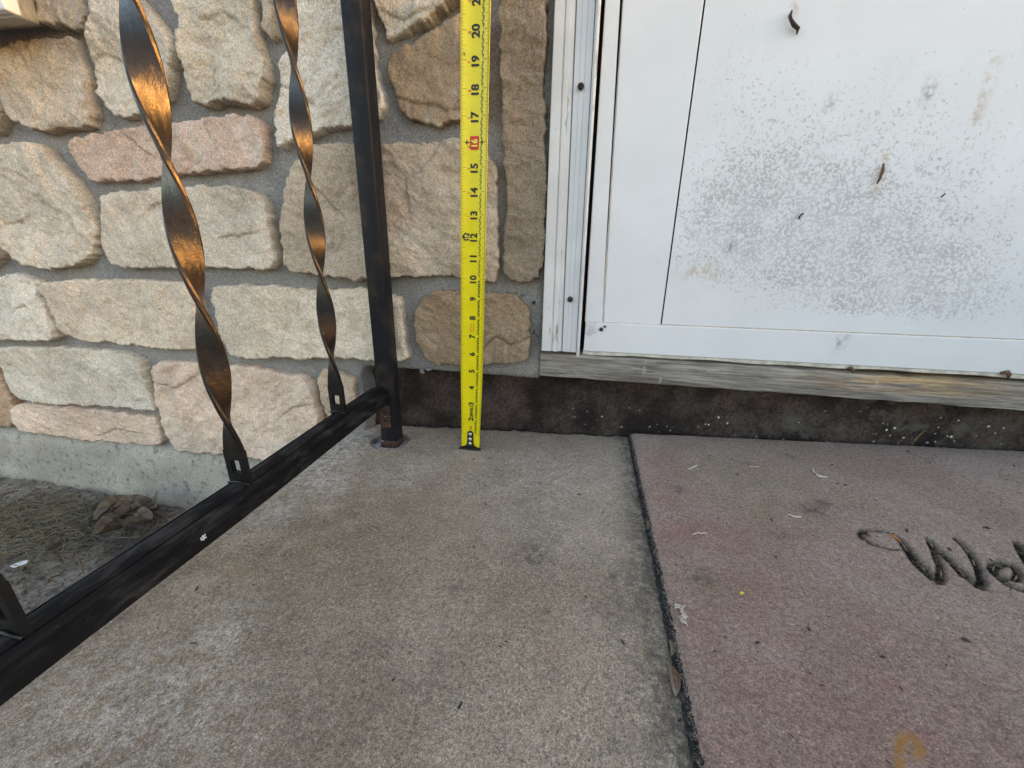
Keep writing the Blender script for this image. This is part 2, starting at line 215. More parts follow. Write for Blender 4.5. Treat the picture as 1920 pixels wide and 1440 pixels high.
class MB:
    def __init__(self):
        self.v, self.f = [], []
    def box(self, x0, x1, y0, y1, z0, z1):
        n = len(self.v)
        self.v += [(x, y, z) for x in (x0, x1) for y in (y0, y1) for z in (z0, z1)]
        self.f += [tuple(n + k for k in q) for q in ((0, 1, 3, 2), (4, 6, 7, 5), (0, 4, 5, 1), (2, 3, 7, 6), (0, 2, 6, 4), (1, 5, 7, 3))]
        return self
    def tube(self, pts, rad, n=7, cap=True):
        pts = [Vector(p) for p in pts]
        rad = rad if isinstance(rad, (list, tuple)) else [rad] * len(pts)
        b = len(self.v)
        for k, p in enumerate(pts):
            t = (pts[min(k + 1, len(pts) - 1)] - pts[max(k - 1, 0)]).normalized()
            a = t.orthogonal().normalized() if abs(t.z) > 0.9 else t.cross(Vector((0, 0, 1))).normalized()
            c = t.cross(a)
            for j in range(n):
                w = 2 * math.pi * j / n
                self.v.append(tuple(p + a * float(rad[k] * math.cos(w)) + c * float(rad[k] * math.sin(w))))
        for k in range(len(pts) - 1):
            for j in range(n):
                self.f.append((b + k * n + j, b + k * n + (j + 1) % n, b + (k + 1) * n + (j + 1) % n, b + (k + 1) * n + j))
        if cap:
            self.f.append(tuple(b + j for j in range(n))[::-1])
            self.f.append(tuple(b + (len(pts) - 1) * n + j for j in range(n)))
        return self
    def prism(self, poly, fn0, fn1):
        """polygon (u, v) swept between two mappings"""
        n, b = len(poly), len(self.v)
        self.v += [fn0(*p) for p in poly] + [fn1(*p) for p in poly]
        self.f.append(tuple(b + k for k in range(n)))
        self.f.append(tuple(b + n + k for k in range(n))[::-1])
        for k in range(n):
            self.f.append((b + k, b + n + k, b + n + (k + 1) % n, b + (k + 1) % n))
        return self
    def build(self, name, mats, parent=None, smooth=False, bevel=0, seg=2, angle=40):
        o = mk(name, self.v, self.f, mats, parent, smooth)
        if bevel:
            m = o.modifiers.new('bevel', 'BEVEL')
            m.width = bevel
            m.segments = seg
            m.limit_method = 'ANGLE'
            m.angle_limit = math.radians(angle)
        return o

# ---------------------------------------------------------------- materials
class Mat:
    def __init__(self, name, rough=0.8, spec=0.5, metal=0.0):
        self.m = bpy.data.materials.new(name)
        self.m.use_nodes = True
        self.t = self.m.node_tree
        self.b = self.t.nodes['Principled BSDF']
        self.b.inputs['Roughness'].default_value = rough
        self.b.inputs['Metallic'].default_value = metal
        self.b.inputs['Specular IOR Level'].default_value = spec
        self.tc = self.t.nodes.new('ShaderNodeTexCoord')
        self.co = self.tc.outputs['Object']
    def set(self, sock, v):
        if hasattr(v, 'is_output') or isinstance(v, bpy.types.NodeSocket):
            self.t.links.new(v, sock)
        elif isinstance(v, (tuple, list)) and len(v) == 3 and sock.type == 'RGBA':
            sock.default_value = (*v, 1)
        else:
            sock.default_value = v
    def put(self, name, v):
        self.set(self.b.inputs[name], v)
    def math(self, op, a, b=0.0, clamp=False):
        n = self.t.nodes.new('ShaderNodeMath')
        n.operation = op
        n.use_clamp = clamp
        self.set(n.inputs[0], a)
        self.set(n.inputs[1], b)
        return n.outputs[0]
    def scale(self, s):
        n = self.t.nodes.new('ShaderNodeMapping')
        self.set(n.inputs['Vector'], self.co)
        n.inputs['Scale'].default_value = s
        return n.outputs[0]
    def noise(self, scale, detail=3, rough=0.55, dist=0.0, vec=None):
        n = self.t.nodes.new('ShaderNodeTexNoise')
        self.set(n.inputs['Vector'], vec or self.co)
        n.inputs['Scale'].default_value = scale
        n.inputs['Detail'].default_value = detail
        n.inputs['Roughness'].default_value = rough
        n.inputs['Distortion'].default_value = dist
        return n.outputs[0]
    def voro(self, scale, vec=None, out='Distance', rnd=1.0):
        n = self.t.nodes.new('ShaderNodeTexVoronoi')
        self.set(n.inputs['Vector'], vec or self.co)
        n.inputs['Scale'].default_value = scale
        n.inputs['Randomness'].default_value = rnd
        return n.outputs[out]
    def rng(self, v, a, b, lo=0.0, hi=1.0):
        n = self.t.nodes.new('ShaderNodeMapRange')
        n.interpolation_type = 'SMOOTHSTEP'
        self.set(n.inputs[0], v)
        for k, x in zip((1, 2, 3, 4), (a, b, lo, hi)):
            self.set(n.inputs[k], x)
        return n.outputs[0]
    def mix(self, fac, a, b, mode='MIX'):
        n = self.t.nodes.new('ShaderNodeMix')
        n.data_type = 'RGBA'
        n.blend_type = mode
        self.set(n.inputs[0], fac)
        self.set(n.inputs[6], a)
        self.set(n.inputs[7], b)
        return n.outputs[2]
    def gray(self, v):
        n = self.t.nodes.new('ShaderNodeCombineColor')
        for k in range(3):
            self.set(n.inputs[k], v)
        return n.outputs[0]
    def mul(self, col, v):
        return self.mix(1.0, col, self.gray(v), 'MULTIPLY')
    def attr(self, name):
        n = self.t.nodes.new('ShaderNodeAttribute')
        n.attribute_name = name
        return n.outputs['Fac']
    def bump(self, h, strength=0.5, dist=0.001):
        n = self.t.nodes.new('ShaderNodeBump')
        n.inputs['Strength'].default_value = strength
        n.inputs['Distance'].default_value = dist
        self.set(n.inputs['Height'], h)
        prev = self.b.inputs['Normal'].links
        if prev:
            self.t.links.new(prev[0].from_socket, n.inputs['Normal'])
        self.t.links.new(n.outputs[0], self.b.inputs['Normal'])

def mat_stone():
    m = Mat('cast_stone', 0.9, 0.25)
    oi = m.t.nodes.new('ShaderNodeObjectInfo')
    add = m.t.nodes.new('ShaderNodeVectorMath')
    add.operation = 'MULTIPLY_ADD'
    m.set(add.inputs[0], m.gray(oi.outputs['Random']))
    add.inputs[1].default_value = (31, 17, 23)
    m.set(add.inputs[2], m.tc.outputs['Object'])
    m.co = add.outputs[0]
    n1 = m.noise(9, 3)
    n2 = m.noise(48, 6, 0.65, 0.4)
    n3 = m.noise(480, 4, 0.7)
    c = m.mul(oi.outputs['Color'], m.rng(n1, 0.3, 0.7, 0.90, 1.14))
    c = m.mix(m.rng(m.noise(13, 4, 0.6, 0.8), 0.58, 0.80, 0, 0.4), c, (0.46, 0.30, 0.19))
    c = m.mix(m.rng(m.noise(10, 4, 0.6, 0.5), 0.55, 0.70, 0, 0.5), c, (0.68, 0.62, 0.54))
    c = m.mix(m.rng(m.noise(11, 3, 0.6, 0.9), 0.56, 0.70, 0, 0.35), c, (0.60, 0.43, 0.34))
    c = m.mul(c, m.rng(n2, 0.3, 0.7, 0.90, 1.08))
    c = m.mul(c, m.rng(n3, 0.34, 0.64, 0.66, 1.22))
    wr = m.math('ABSOLUTE', m.math('SUBTRACT', m.noise(75, 5, 0.65, 1.5), 0.5))
    wrk = m.math('MULTIPLY', m.rng(wr, 0.07, 0.015), m.rng(m.noise(22, 3), 0.48, 0.64))
    c = m.mul(c, m.rng(wrk, 0, 1, 1.0, 0.90))
    c = m.mix(m.math('MULTIPLY', m.rng(m.voro(170), 0.20, 0.10), m.rng(m.noise(40, 3), 0.48, 0.62, 0, 0.5)), c, (0.20, 0.145, 0.10))
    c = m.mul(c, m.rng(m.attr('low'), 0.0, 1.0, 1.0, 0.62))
    m.put('Base Color', c)
    m.bump(m.noise(120, 6, 0.68, 0.8, m.scale((1, 1, 2.0))), 0.44, 0.0018)
    m.bump(m.math('MULTIPLY', wrk, -1.0), 0.4, 0.0008)
    m.bump(n3, 0.45, 0.0010)
    return m.m

def mat_mortar():
    m = Mat('mortar', 0.95, 0.2)
    n1, n3 = m.noise(14, 4), m.noise(420, 4, 0.7)
    c = m.mix(m.rng(n1, 0.3, 0.7), (0.235, 0.226, 0.216), (0.305, 0.296, 0.286))
    c = m.mul(c, m.rng(n3, 0.34, 0.66, 0.68, 1.24))
    m.put('Base Color', c)
    m.bump(m.noise(85, 5, 0.65), 0.6, 0.003)
    m.bump(n3, 0.7, 0.0014)
    return m.m

def mat_foundation():
    m = Mat('old_concrete', 0.9, 0.25)
    n1 = m.noise(11, 5, 0.6)
    c = m.mix(m.rng(n1, 0.35, 0.7), (0.375, 0.345, 0.29), (0.49, 0.455, 0.385))
    c = m.mix(m.rng(m.noise(75, 6, 0.75), 0.53, 0.64, 0, 0.7), c, (0.13, 0.12, 0.10))
    c = m.mul(c, m.rng(m.noise(380, 4, 0.7), 0.3, 0.7, 0.7, 1.15))
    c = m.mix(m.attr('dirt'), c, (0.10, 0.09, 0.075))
    m.put('Base Color', c)
    m.bump(m.noise(60, 6, 0.65), 0.6, 0.003)
    m.bump(m.noise(400, 3), 0.4, 0.001)
    return m.m

def mat_tar():
    m = Mat('tarred_base', 0.85, 0.35)
    n1 = m.noise(16, 5, 0.6)
    c = m.mix(m.rng(n1, 0.35, 0.65), (0.018, 0.0115, 0.010), (0.078, 0.055, 0.047))
    c = m.mul(c, m.rng(m.noise(240, 5, 0.7), 0.3, 0.7, 0.45, 1.6))
    c = m.mix(m.math('MULTIPLY', m.attr('moss'), m.rng(m.noise(34, 5, 0.7), 0.50, 0.66)), c, (0.105, 0.098, 0.080))
    sp = m.rng(m.voro(95), 0.20, 0.12)
    sp = m.math('MULTIPLY', sp, m.rng(m.noise(45, 3), 0.50, 0.56))
    c = m.mix(m.math('MULTIPLY', sp, m.attr('spat')), c, (0.75, 0.73, 0.68))
    m.put('Base Color', c)
    m.bump(m.noise(60, 6, 0.7), 0.9, 0.006)
    m.bump(m.noise(300, 4), 0.7, 0.002)
    return m.m

def mat_slab():
    m = Mat('worn_concrete', 0.92, 0.2)
    st = m.scale((1.0, 1.0, 1.0))
    n1 = m.noise(7, 5, 0.6)
    n2 = m.noise(33, 5, 0.65)
    n3 = m.noise(360, 5, 0.78)
    n4 = m.noise(1050, 3, 0.75)
    c = m.mix(m.rng(n1, 0.35, 0.68), (0.282, 0.226, 0.168), (0.352, 0.290, 0.222))
    c = m.mix(m.math('MULTIPLY', m.attr('moss'), m.rng(n2, 0.30, 0.66, 0, 0.7)), c, (0.17, 0.145, 0.09))
    c = m.mix(m.math('MULTIPLY', m.attr('pale'), m.rng(m.noise(110, 6, 0.8), 0.40, 0.60, 0, 1.0)), c, (0.52, 0.495, 0.45))
    c = m.mix(m.rng(n2, 0.52, 0.75, 0, 0.3), c, (0.22, 0.18, 0.14))
    c = m.mul(c, m.rng(m.noise(19, 5, 0.7), 0.32, 0.68, 0.92, 1.08))
    c = m.mul(c, m.rng(n3, 0.34, 0.66, 0.66, 1.28))
    c = m.mul(c, m.rng(n4, 0.36, 0.64, 0.58, 1.38))
    c = m.mix(m.math('MULTIPLY', m.rng(m.voro(210), 0.24, 0.12), m.rng(m.noise(70, 3), 0.46, 0.60, 0.1, 0.75)), c, (0.10, 0.078, 0.060))
    m_co = m.co
    m.co = m.scale((1.03, 0.97, 1.0))
    c = m.mix(m.math('MULTIPLY', m.rng(m.voro(260), 0.22, 0.10), m.rng(m.noise(55, 3), 0.44, 0.60, 0.05, 0.7)), c, (0.66, 0.59, 0.50))
    m.co = m_co
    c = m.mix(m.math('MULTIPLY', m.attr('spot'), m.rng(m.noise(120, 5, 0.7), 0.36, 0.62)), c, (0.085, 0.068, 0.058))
    c = m.mix(m.rng(m.noise(21, 3), 0.64, 0.74, 0, 0.25), c, (0.34, 0.19, 0.16))
    c = m.mix(m.attr('grout'), c, m.mix(m.rng(m.noise(130, 5, 0.7), 0.4, 0.6), (0.25, 0.24, 0.225), (0.50, 0.49, 0.47)))
    c = m.mix(m.attr('rust'), c, (0.075, 0.042, 0.026))
    m.put('Base Color', c)
    m.bump(m.noise(110, 5, 0.7), 0.25, 0.0016)
    m.bump(n3, 0.7, 0.0016)
    m.bump(n4, 0.5, 0.001)
    return m.m

def mat_ground():
    m = Mat('bare_soil', 0.95, 0.15)
    c = m.mix(m.rng(m.noise(12, 5, 0.6), 0.35, 0.68), (0.09, 0.073, 0.057), (0.235, 0.203, 0.166))
    c = m.mul(c, m.rng(m.noise(150, 6, 0.75), 0.34, 0.66, 0.4, 1.55))
    m.put('Base Color', c)
    m.bump(m.noise(60, 6, 0.7), 0.8, 0.006)
    m.bump(m.noise(300, 4, 0.7), 0.6, 0.002)
    return m.m

def mat_mat():
    m = Mat('mat_pile', 1.0, 0.05)
    n1, n2 = m.noise(13, 5, 0.6), m.noise(52, 4, 0.6)
    n3, n4 = m.noise(330, 5, 0.78), m.noise(1050, 3, 0.75)
    c = m.mix(m.rng(n1, 0.35, 0.68), (0.335, 0.255, 0.208), (0.40, 0.317, 0.264))
    c = m.mix(m.math('MULTIPLY', m.attr('red'), m.rng(m.noise(30, 6, 0.7, 0.6), 0.34, 0.64, 0.25, 0.95)), c, (0.315, 0.165, 0.155))
    c = m.mix(m.math('MULTIPLY', m.attr('green'), m.rng(m.noise(30, 5, 0.6), 0.34, 0.6)), c, (0.285, 0.24, 0.165))
    c = m.mul(c, m.rng(n3, 0.34, 0.66, 0.72, 1.24))
    c = m.mul(c, m.rng(n4, 0.36, 0.64, 0.66, 1.28))
    c = m.mix(m.math('MULTIPLY', m.rng(m.voro(230), 0.22, 0.12), m.rng(m.noise(70, 3), 0.46, 0.60, 0.05, 0.65)), c, (0.09, 0.066, 0.058))
    m_co = m.co
    m.co = m.scale((1.03, 0.97, 1.0))
    c = m.mix(m.math('MULTIPLY', m.rng(m.voro(260), 0.20, 0.10), m.rng(m.noise(50, 3), 0.48, 0.62, 0.05, 0.65)), c, (0.66, 0.56, 0.48))
    m.co = m_co
    c = m.mix(m.math('MULTIPLY', m.attr('spot'), m.rng(m.noise(130, 4, 0.7), 0.35, 0.6)), c, (0.08, 0.062, 0.052))
    c = m.mix(m.math('MULTIPLY', m.attr('ring'), m.rng(m.noise(150, 4, 0.7), 0.26, 0.5)), c, (0.40, 0.20, 0.055))
    g = m.mix(m.rng(m.noise(260, 4, 0.7), 0.42, 0.66), (0.022, 0.020, 0.018), (0.16, 0.135, 0.10))
    c = m.mix(m.attr('groove'), c, g)
    m.put('Base Color', c)
    m.bump(n3, 0.9, 0.002)
    m.bump(n4, 0.7, 0.0012)
    return m.m

def mat_rubber():
    m = Mat('mat_rubber', 0.85, 0.25)
    c = m.mix(m.rng(m.noise(180, 4, 0.7), 0.45, 0.7), (0.018, 0.019, 0.020), (0.09, 0.085, 0.08))
    m.put('Base Color', c)
    m.bump(m.noise(250, 4), 0.7, 0.002)
    return m.m

def mat_black_paint(name='black_paint', spec=0.34, k=1.0):
    m = Mat(name, 0.3, spec)
    n1 = m.noise(26, 5, 0.6)
    n2 = m.noise(140, 5, 0.7)
    c = m.mix(m.rng(n1, 0.48, 0.72), tuple(k * c_ for c_ in (0.006, 0.0065, 0.008)), tuple(k * c_ for c_ in (0.017, 0.013, 0.010)))
    c = m.mix(m.rng(n2, 0.64, 0.72, 0, 0.5), c, (0.05, 0.033, 0.022))
    c = m.mix(m.rng(m.voro(150), 0.06, 0.03, 0, 0.4), c, (0.30, 0.28, 0.26))
    m.put('Base Color', c)
    m.put('Roughness', m.rng(n2, 0.3, 0.75, 0.30, 0.46))
    m.bump(m.noise(150, 6, 0.75, 0.5, m.scale((1, 1, 0.6))), 0.9, 0.0008)
    m.bump(m.noise(40, 3), 0.2, 0.001)
    return m.m

def mat_rail_paint():
    m = Mat('weathered_black_paint', 0.5, 0.05)
    st = m.scale((1, 0.3, 1))
    n1 = m.noise(90, 5, 0.65, 0.3, st)
    c = m.mix(m.rng(n1, 0.45, 0.72), (0.009, 0.0097, 0.0112), (0.036, 0.036, 0.037))
    c = m.mix(m.rng(m.noise(150, 4, 0.7), 0.64, 0.72, 0, 0.4), c, (0.05, 0.043, 0.037))
    m.put('Base Color', c)
    m.put('Roughness', m.rng(m.noise(60, 4), 0.3, 0.7, 0.48, 0.7))
    m.bump(m.noise(220, 4, 0.65), 0.4, 0.0008)
    return m.m

def mat_rust():
    m = Mat('rusty_steel', 0.85, 0.3)
    c = m.mix(m.rng(m.noise(130, 5, 0.7), 0.38, 0.62), (0.022, 0.017, 0.016), (0.075, 0.040, 0.026))
    c = m.mix(m.rng(m.noise(200, 4), 0.64, 0.7), c, (0.22, 0.19, 0.165))
    m.put('Base Color', c)
    m.bump(m.noise(260, 4), 0.6, 0.0012)
    return m.m

def plain(name, col, rough=0.6, var=0.15, sc=120, bump=0.2, metal=0.0, spec=0.5):
    m = Mat(name, rough, spec, metal)
    m.put('Base Color', m.mul(col, m.rng(m.noise(sc, 4, 0.65), 0.3, 0.7, 1 - var, 1 + var)))
    if bump:
        m.bump(m.noise(sc * 2, 4), bump, 0.0006)
    return m.m

def mat_door():
    m = Mat('white_enamel', 0.42, 0.5)
    n = m.noise(15, 4, 0.55)
    c = m.mix(m.rng(n, 0.35, 0.7), (0.675, 0.692, 0.715), (0.71, 0.728, 0.752))
    fl = m.math('SUBTRACT', m.noise(270, 3, 0.65, 0.8), m.math('MULTIPLY', m.attr('flake'), 0.40))
    fl = m.math('ADD', fl, m.math('MULTIPLY', m.math('SUBTRACT', m.noise(60, 3), 0.5), 0.16))
    fl = m.math('ADD', fl, m.math('MULTIPLY', m.math('SUBTRACT', m.noise(480, 2), 0.5), 0.12))
    fl = m.math('MULTIPLY', m.rng(fl, 0.300, 0.225), m.rng(m.noise(38, 4, 0.6), 0.30, 0.62, 0.62, 1.0))
    c = m.mix(m.math('MULTIPLY', fl, 0.85), c, m.mix(m.rng(m.noise(30, 4), 0.4, 0.65), (0.42, 0.425, 0.445), (0.50, 0.50, 0.51)))
    c = m.mix(m.math('MULTIPLY', m.attr('rust'), m.rng(m.noise(110, 5, 0.7), 0.40, 0.62)), c, (0.42, 0.27, 0.13))
    c = m.mix(m.math('MULTIPLY', m.attr('mark'), m.rng(m.noise(170, 4, 0.7), 0.38, 0.6)), c, (0.25, 0.245, 0.25))
    c = m.mix(m.rng(m.voro(42), 0.035, 0.02, 0, 0.7), c, (0.33, 0.32, 0.31))
    m.put('Base Color', c)
    m.put('Roughness', m.rng(fl, 0, 1, 0.40, 0.7))
    m.bump(m.math('MULTIPLY', fl, -1.0), 0.5, 0.0004)
    m.bump(m.noise(520, 3), 0.10, 0.0004)
    return m.m

def mat_white_wood():
    m = Mat('flaking_white_paint', 0.6, 0.4)
    st = m.scale((1, 1, 0.10))
    n = m.noise(150, 5, 0.65, 0.3, st)
    c = m.mix(m.rng(m.noise(20, 4), 0.35, 0.7), (0.60, 0.59, 0.58), (0.67, 0.665, 0.66))
    fl = m.rng(m.math('ADD', n, m.math('MULTIPLY', m.attr('wear'), 0.085)), 0.665, 0.70)
    c = m.mix(fl, c, (0.33, 0.29, 0.25))
    c = m.mix(m.rng(m.voro(60), 0.06, 0.03, 0, 0.6), c, (0.25, 0.22, 0.19))
    m.put('Base Color', c)
    m.bump(m.math('MULTIPLY', fl, -1.0), 0.7, 0.001)
    m.bump(n, 0.25, 0.0012)
    return m.m

def mat_white_alu():
    m = Mat('white_aluminium', 0.40, 0.5)
    c = m.mix(m.rng(m.noise(18, 4), 0.35, 0.7), (0.57, 0.585, 0.605), (0.63, 0.642, 0.655))
    c = m.mix(m.math('MULTIPLY', m.attr('wear'), m.rng(m.noise(110, 5, 0.7, 0.2, m.scale((1, 1, 0.3))), 0.50, 0.62)), c, (0.28, 0.25, 0.21))
    c = m.mix(m.rng(m.voro(55), 0.05, 0.03, 0, 0.6), c, (0.3, 0.27, 0.24))
    m.put('Base Color', c)
    m.bump(m.noise(300, 3), 0.12, 0.0005)
    return m.m

def mat_old_wood():
    m = Mat('weathered_board', 0.9, 0.2)
    st = m.scale((0.045, 1, 1))
    n = m.noise(330, 5, 0.7, 0.4, st)
    n2 = m.noise(90, 4, 0.6, 0.6, m.scale((0.10, 1, 1)))
    c = m.mix(m.rng(n2, 0.35, 0.66), (0.17, 0.15, 0.131), (0.31, 0.283, 0.25))
    c = m.mix(m.math('MULTIPLY', m.attr('raw'), m.rng(m.noise(90, 4, 0.6, 0.3, m.scale((0.12, 1, 1))), 0.36, 0.55)), c, (0.52, 0.36, 0.20))
    c = m.mul(c, m.rng(n, 0.3, 0.68, 0.50, 1.28))
    c = m.mix(m.rng(m.noise(120, 3, 0.6, 0, m.scale((0.6, 1, 0.15))), 0.66, 0.72, 0, 0.4), c, (0.50, 0.47, 0.42))
    m.put('Base Color', c)
    m.bump(n, 0.8, 0.0015)
    return m.m

def mat_tape():
    m = Mat('yellow_tape', 0.30, 0.5)
    c = m.mix(m.rng(m.noise(60, 4), 0.35, 0.7), (0.74, 0.62, 0.006), (0.80, 0.68, 0.012))
    c = m.mix(m.rng(m.noise(110, 4, 0.7, 0.2, m.scale((1, 1, 0.10))), 0.66, 0.74, 0, 0.55), c, (0.36, 0.31, 0.03))
    m.put('Base Color', c)
    m.bump(m.noise(240, 3), 0.08, 0.0005)
    return m.m

M = dict(stone=mat_stone(), mortar=mat_mortar(), found=mat_foundation(), tar=mat_tar(), slab=mat_slab(), soil=mat_ground(),
         pile=mat_mat(), rubber=mat_rubber(), black=mat_black_paint(), post=mat_black_paint('black_post_paint', 0.10, 2.6), rail=mat_rail_paint(), rust=mat_rust(), door=mat_door(),
         wood_white=mat_white_wood(), alu=mat_white_alu(), board=mat_old_wood(), tape=mat_tape(),
         ink=plain('tape_ink', (0.012, 0.012, 0.012), 0.5, 0.1, 200, 0), red=plain('tape_red_ink', (0.62, 0.035, 0.02), 0.5, 0.1, 200, 0),
         yink=plain('tape_yellow_print', (0.84, 0.72, 0.10), 0.5, 0.1, 200, 0),
         hook=plain('black_hook', (0.012, 0.012, 0.013), 0.45, 0.3, 200, 0.3),
         rivet=plain('rivet_steel', (0.62, 0.62, 0.58), 0.4, 0.2, 300, 0.2, 0.6),
         screw=plain('dark_screw', (0.035, 0.028, 0.024), 0.55, 0.4, 300, 0.5, 0.3),
         seam=plain('dark_seam', (0.05, 0.05, 0.05), 0.8, 0.2, 300, 0), tan_seam=plain('stained_seam', (0.56, 0.48, 0.39), 0.7, 0.2, 90, 0.2),
         grime=plain('grimy_white', (0.50, 0.475, 0.41), 0.6, 0.3, 70, 0.4), dark=plain('dark_gasket', (0.012, 0.012, 0.012), 0.9, 0.2, 100, 0.2),
         husk=plain('dark_husk', (0.035, 0.024, 0.019), 0.8, 0.5, 320, 0.8), brown_husk=plain('brown_husk', (0.14, 0.075, 0.045), 0.8, 0.4, 320, 0.8),
         thread=plain('white_thread', (0.58, 0.54, 0.47), 0.8, 0.1, 300, 0.3), yellow=plain('yellow_fleck', (0.60, 0.48, 0.05), 0.7, 0.1, 300, 0.3),
         leaf=plain('dry_leaf', (0.125, 0.098, 0.066), 0.85, 0.45, 110, 0.9), pod=plain('seed_pod', (0.12, 0.060, 0.034), 0.7, 0.45, 190, 0.6),
         pod_rim=plain('seed_pod_rim', (0.20, 0.16, 0.11), 0.8, 0.3, 190, 0.6),
         straw=plain('dry_straw', (0.16, 0.142, 0.088), 0.85, 0.4, 60, 0.3), chip=plain('paint_chip', (0.72, 0.70, 0.70), 0.7, 0.1, 200, 0.3),
         sill_stone=plain('cast_sill', (0.46, 0.42, 0.36), 0.9, 0.2, 90, 0.6), paint_white=plain('white_window_paint', (0.66, 0.67, 0.70), 0.5, 0.06, 60, 0.2),
         stem=plain('green_stem', (0.14, 0.13, 0.04), 0.8, 0.3, 200, 0.3))

# ---------------------------------------------------------------- setting: ground and stoop
def blobs(X, Y, items):
    r = np.zeros(len(X))
    for x, y, s, a in items:
        r = np.maximum(r, a * np.exp(-((X - x) ** 2 + (Y - y) ** 2) / (s * s) * 0.9))
    return np.clip(r, 0, 1)

GZ = -0.205
us = lines((-60, -3, 6), (-3, -1.3, 0.05), (-1.3, -0.22, 0.006), (-0.22, 3, 0.2), (3, 60, 6))
vs_ = lines((-60, -3, 6), (-3, -0.5, 0.08), (-0.5, 0.06, 0.006), (0.06, 0.4, 0.1))
U, V, q = gridmesh(us, vs_)
near = ((U > -1.4) & (U < -0.1) & (V > -0.6)).astype(float)
z = GZ + fbm(p3(U, V, 9), 4) * 0.006 + near * fbm(p3(U, V, 45, 5), 4) * 0.004 - 0.016 * sstep(-1.0, -0.55, U) + 0.004
gr = mk('ground', np.stack([U, V, z], 1), q, M['soil'])
gr['kind'] = 'structure'

POST_X, POST_Y, POST_W = -0.1355, 0.0125, 0.0255
SL = -0.232                                                  # left edge of the stoop
us = np.concatenate([[SL, SL], lines((SL, SL + 0.02, 0.002), (SL + 0.02, 0.275, 0.0032), (0.275, 1.9, 0.05))])
vs_ = np.concatenate([lines((-1.9, -0.42, 0.05), (-0.42, 0.07, 0.0032)), [0.074, 0.074]])
U, V, q = gridmesh(us, vs_)
nv = len(vs_)
iu, iv = np.arange(len(U)) // nv, np.arange(len(U)) % nv
fine = (U < 0.3) & (V > -0.45)
z = slab_z(U) + fbm(p3(U, V, 6, 2), 3) * 0.0012 + fine * (fbm(p3(U, V, 60, 9), 4) * 0.0007 + fbm(p3(U, V, 160, 4), 2) * 0.0004)
edge = np.clip((U - SL) / 0.018, 0, 1)
z -= 0.016 * (1 - np.sqrt(np.clip(1 - (1 - edge) ** 2, 0, 1)))
back = np.clip((0.074 - V) / 0.006, 0, 1)
z -= 0.004 * (1 - back) * (0.6 + 0.9 * fbm(p3(U, V, 55, 3), 3))
line = np.exp(-((U - (-0.2005 + 0.03 * (V + 0.06))) / 0.0016) ** 2) * (V < 0.01)
z -= 0.0009 * line
dx, dy = U - POST_X + 0.003, V - POST_Y + 0.002
an = np.arctan2(dy, dx)
rad = np.hypot(dx * 0.95, dy) + 0.0035 * perlin(np.stack([np.cos(an) * 1.6, np.sin(an) * 1.6, an * 0 + 2.2], 1))
hole = 1 - sstep(0.0255, 0.0285, rad)
z -= 0.0065 * hole - hole * 0.0016 * fbm(p3(U, V, 130, 8), 3)
rim = np.exp(-((rad - 0.0270) / 0.0022) ** 2)
rust = np.clip(rim * (0.75 + 0.8 * perlin(p3(U, V, 60, 1))) * 0.95, 0, 1)
rust = np.maximum(rust, hole * (1 - sstep(0.0135, 0.017, np.maximum(abs(dx - 0.003), abs(dy - 0.002)))) * 0.8)
z[iu == 0] = -0.26
z[iv == nv - 1] = -0.26
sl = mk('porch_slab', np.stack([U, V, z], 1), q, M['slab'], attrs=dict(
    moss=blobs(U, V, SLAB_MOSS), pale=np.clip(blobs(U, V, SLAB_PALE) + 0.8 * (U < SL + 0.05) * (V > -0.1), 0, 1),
    spot=np.clip(blobs(U, V, SLAB_SPOTS) + 0.75 * np.exp(-((U - 0.236 - 0.02 * (V - 0.06)) / (0.014 + 0.016 * sstep(0.0, -0.35, V))) ** 2) + 0.55 * line, 0, 1), grout=hole, rust=rust))  # spot: stains, plus a band beside the mat with its shadow painted in
sl['kind'] = 'structure'

# unseen low wall added past the stoop to block the low sun
cw = MB()
cw.prism([(-1.9, -0.3), (-1.9, 0.56), (-1.89, 0.57), (0.43, 0.57), (0.44, 0.56), (0.44, -0.3)], lambda a, b: (1.76, a, b), lambda a, b: (1.90, a, b))
cw_o = cw.build('sun_block_wall', plain('sun_block_concrete', (0.36, 0.33, 0.29), 0.9, 0.2, 60, 0.5), None, False, 0.008)
tag(cw_o, 'low concrete wall added out of view to block the low sun', 'wall')

# ---------------------------------------------------------------- stone wall
wall = thing('stone_wall', 'house wall of cream and tan cast stones in grey mortar beside the white door', 'wall')
MY = 0.045                                                   # mortar plane

def resample(poly, step, closed=True):
    p = np.array(poly, float)
    if closed:
        p = np.vstack([p, p[:1]])
    d = np.r_[0, np.cumsum(np.linalg.norm(np.diff(p, axis=0), axis=1))]
    n = max(4, int(d[-1] / step))
    t = np.linspace(0, d[-1], n + 1)
    r = np.stack([np.interp(t, d, p[:, 0]), np.interp(t, d, p[:, 1])], 1)
    return r[:-1] if closed else r

def chaikin(p):
    a = np.asarray(p, float)
    b = np.roll(a, -1, 0)
    return np.stack([a * 0.8 + b * 0.2, a * 0.2 + b * 0.8], 1).reshape(-1, 2)

def segdist(P, poly, closed=True):
    a = np.asarray(poly, float)
    b = np.roll(a, -1, 0) if closed else a[1:]
    a = a if closed else a[:-1]
    out = np.full(len(P), 9.0)
    ab = b - a
    L = (ab ** 2).sum(1) + 1e-12
    for s in range(0, len(P), 2000):
        q_ = P[s:s + 2000, None] - a[None]
        t = np.clip((q_ * ab[None]).sum(2) / L[None], 0, 1)
        out[s:s + 2000] = np.sqrt(((q_ - t[..., None] * ab[None]) ** 2).sum(2)).min(1)
    return out

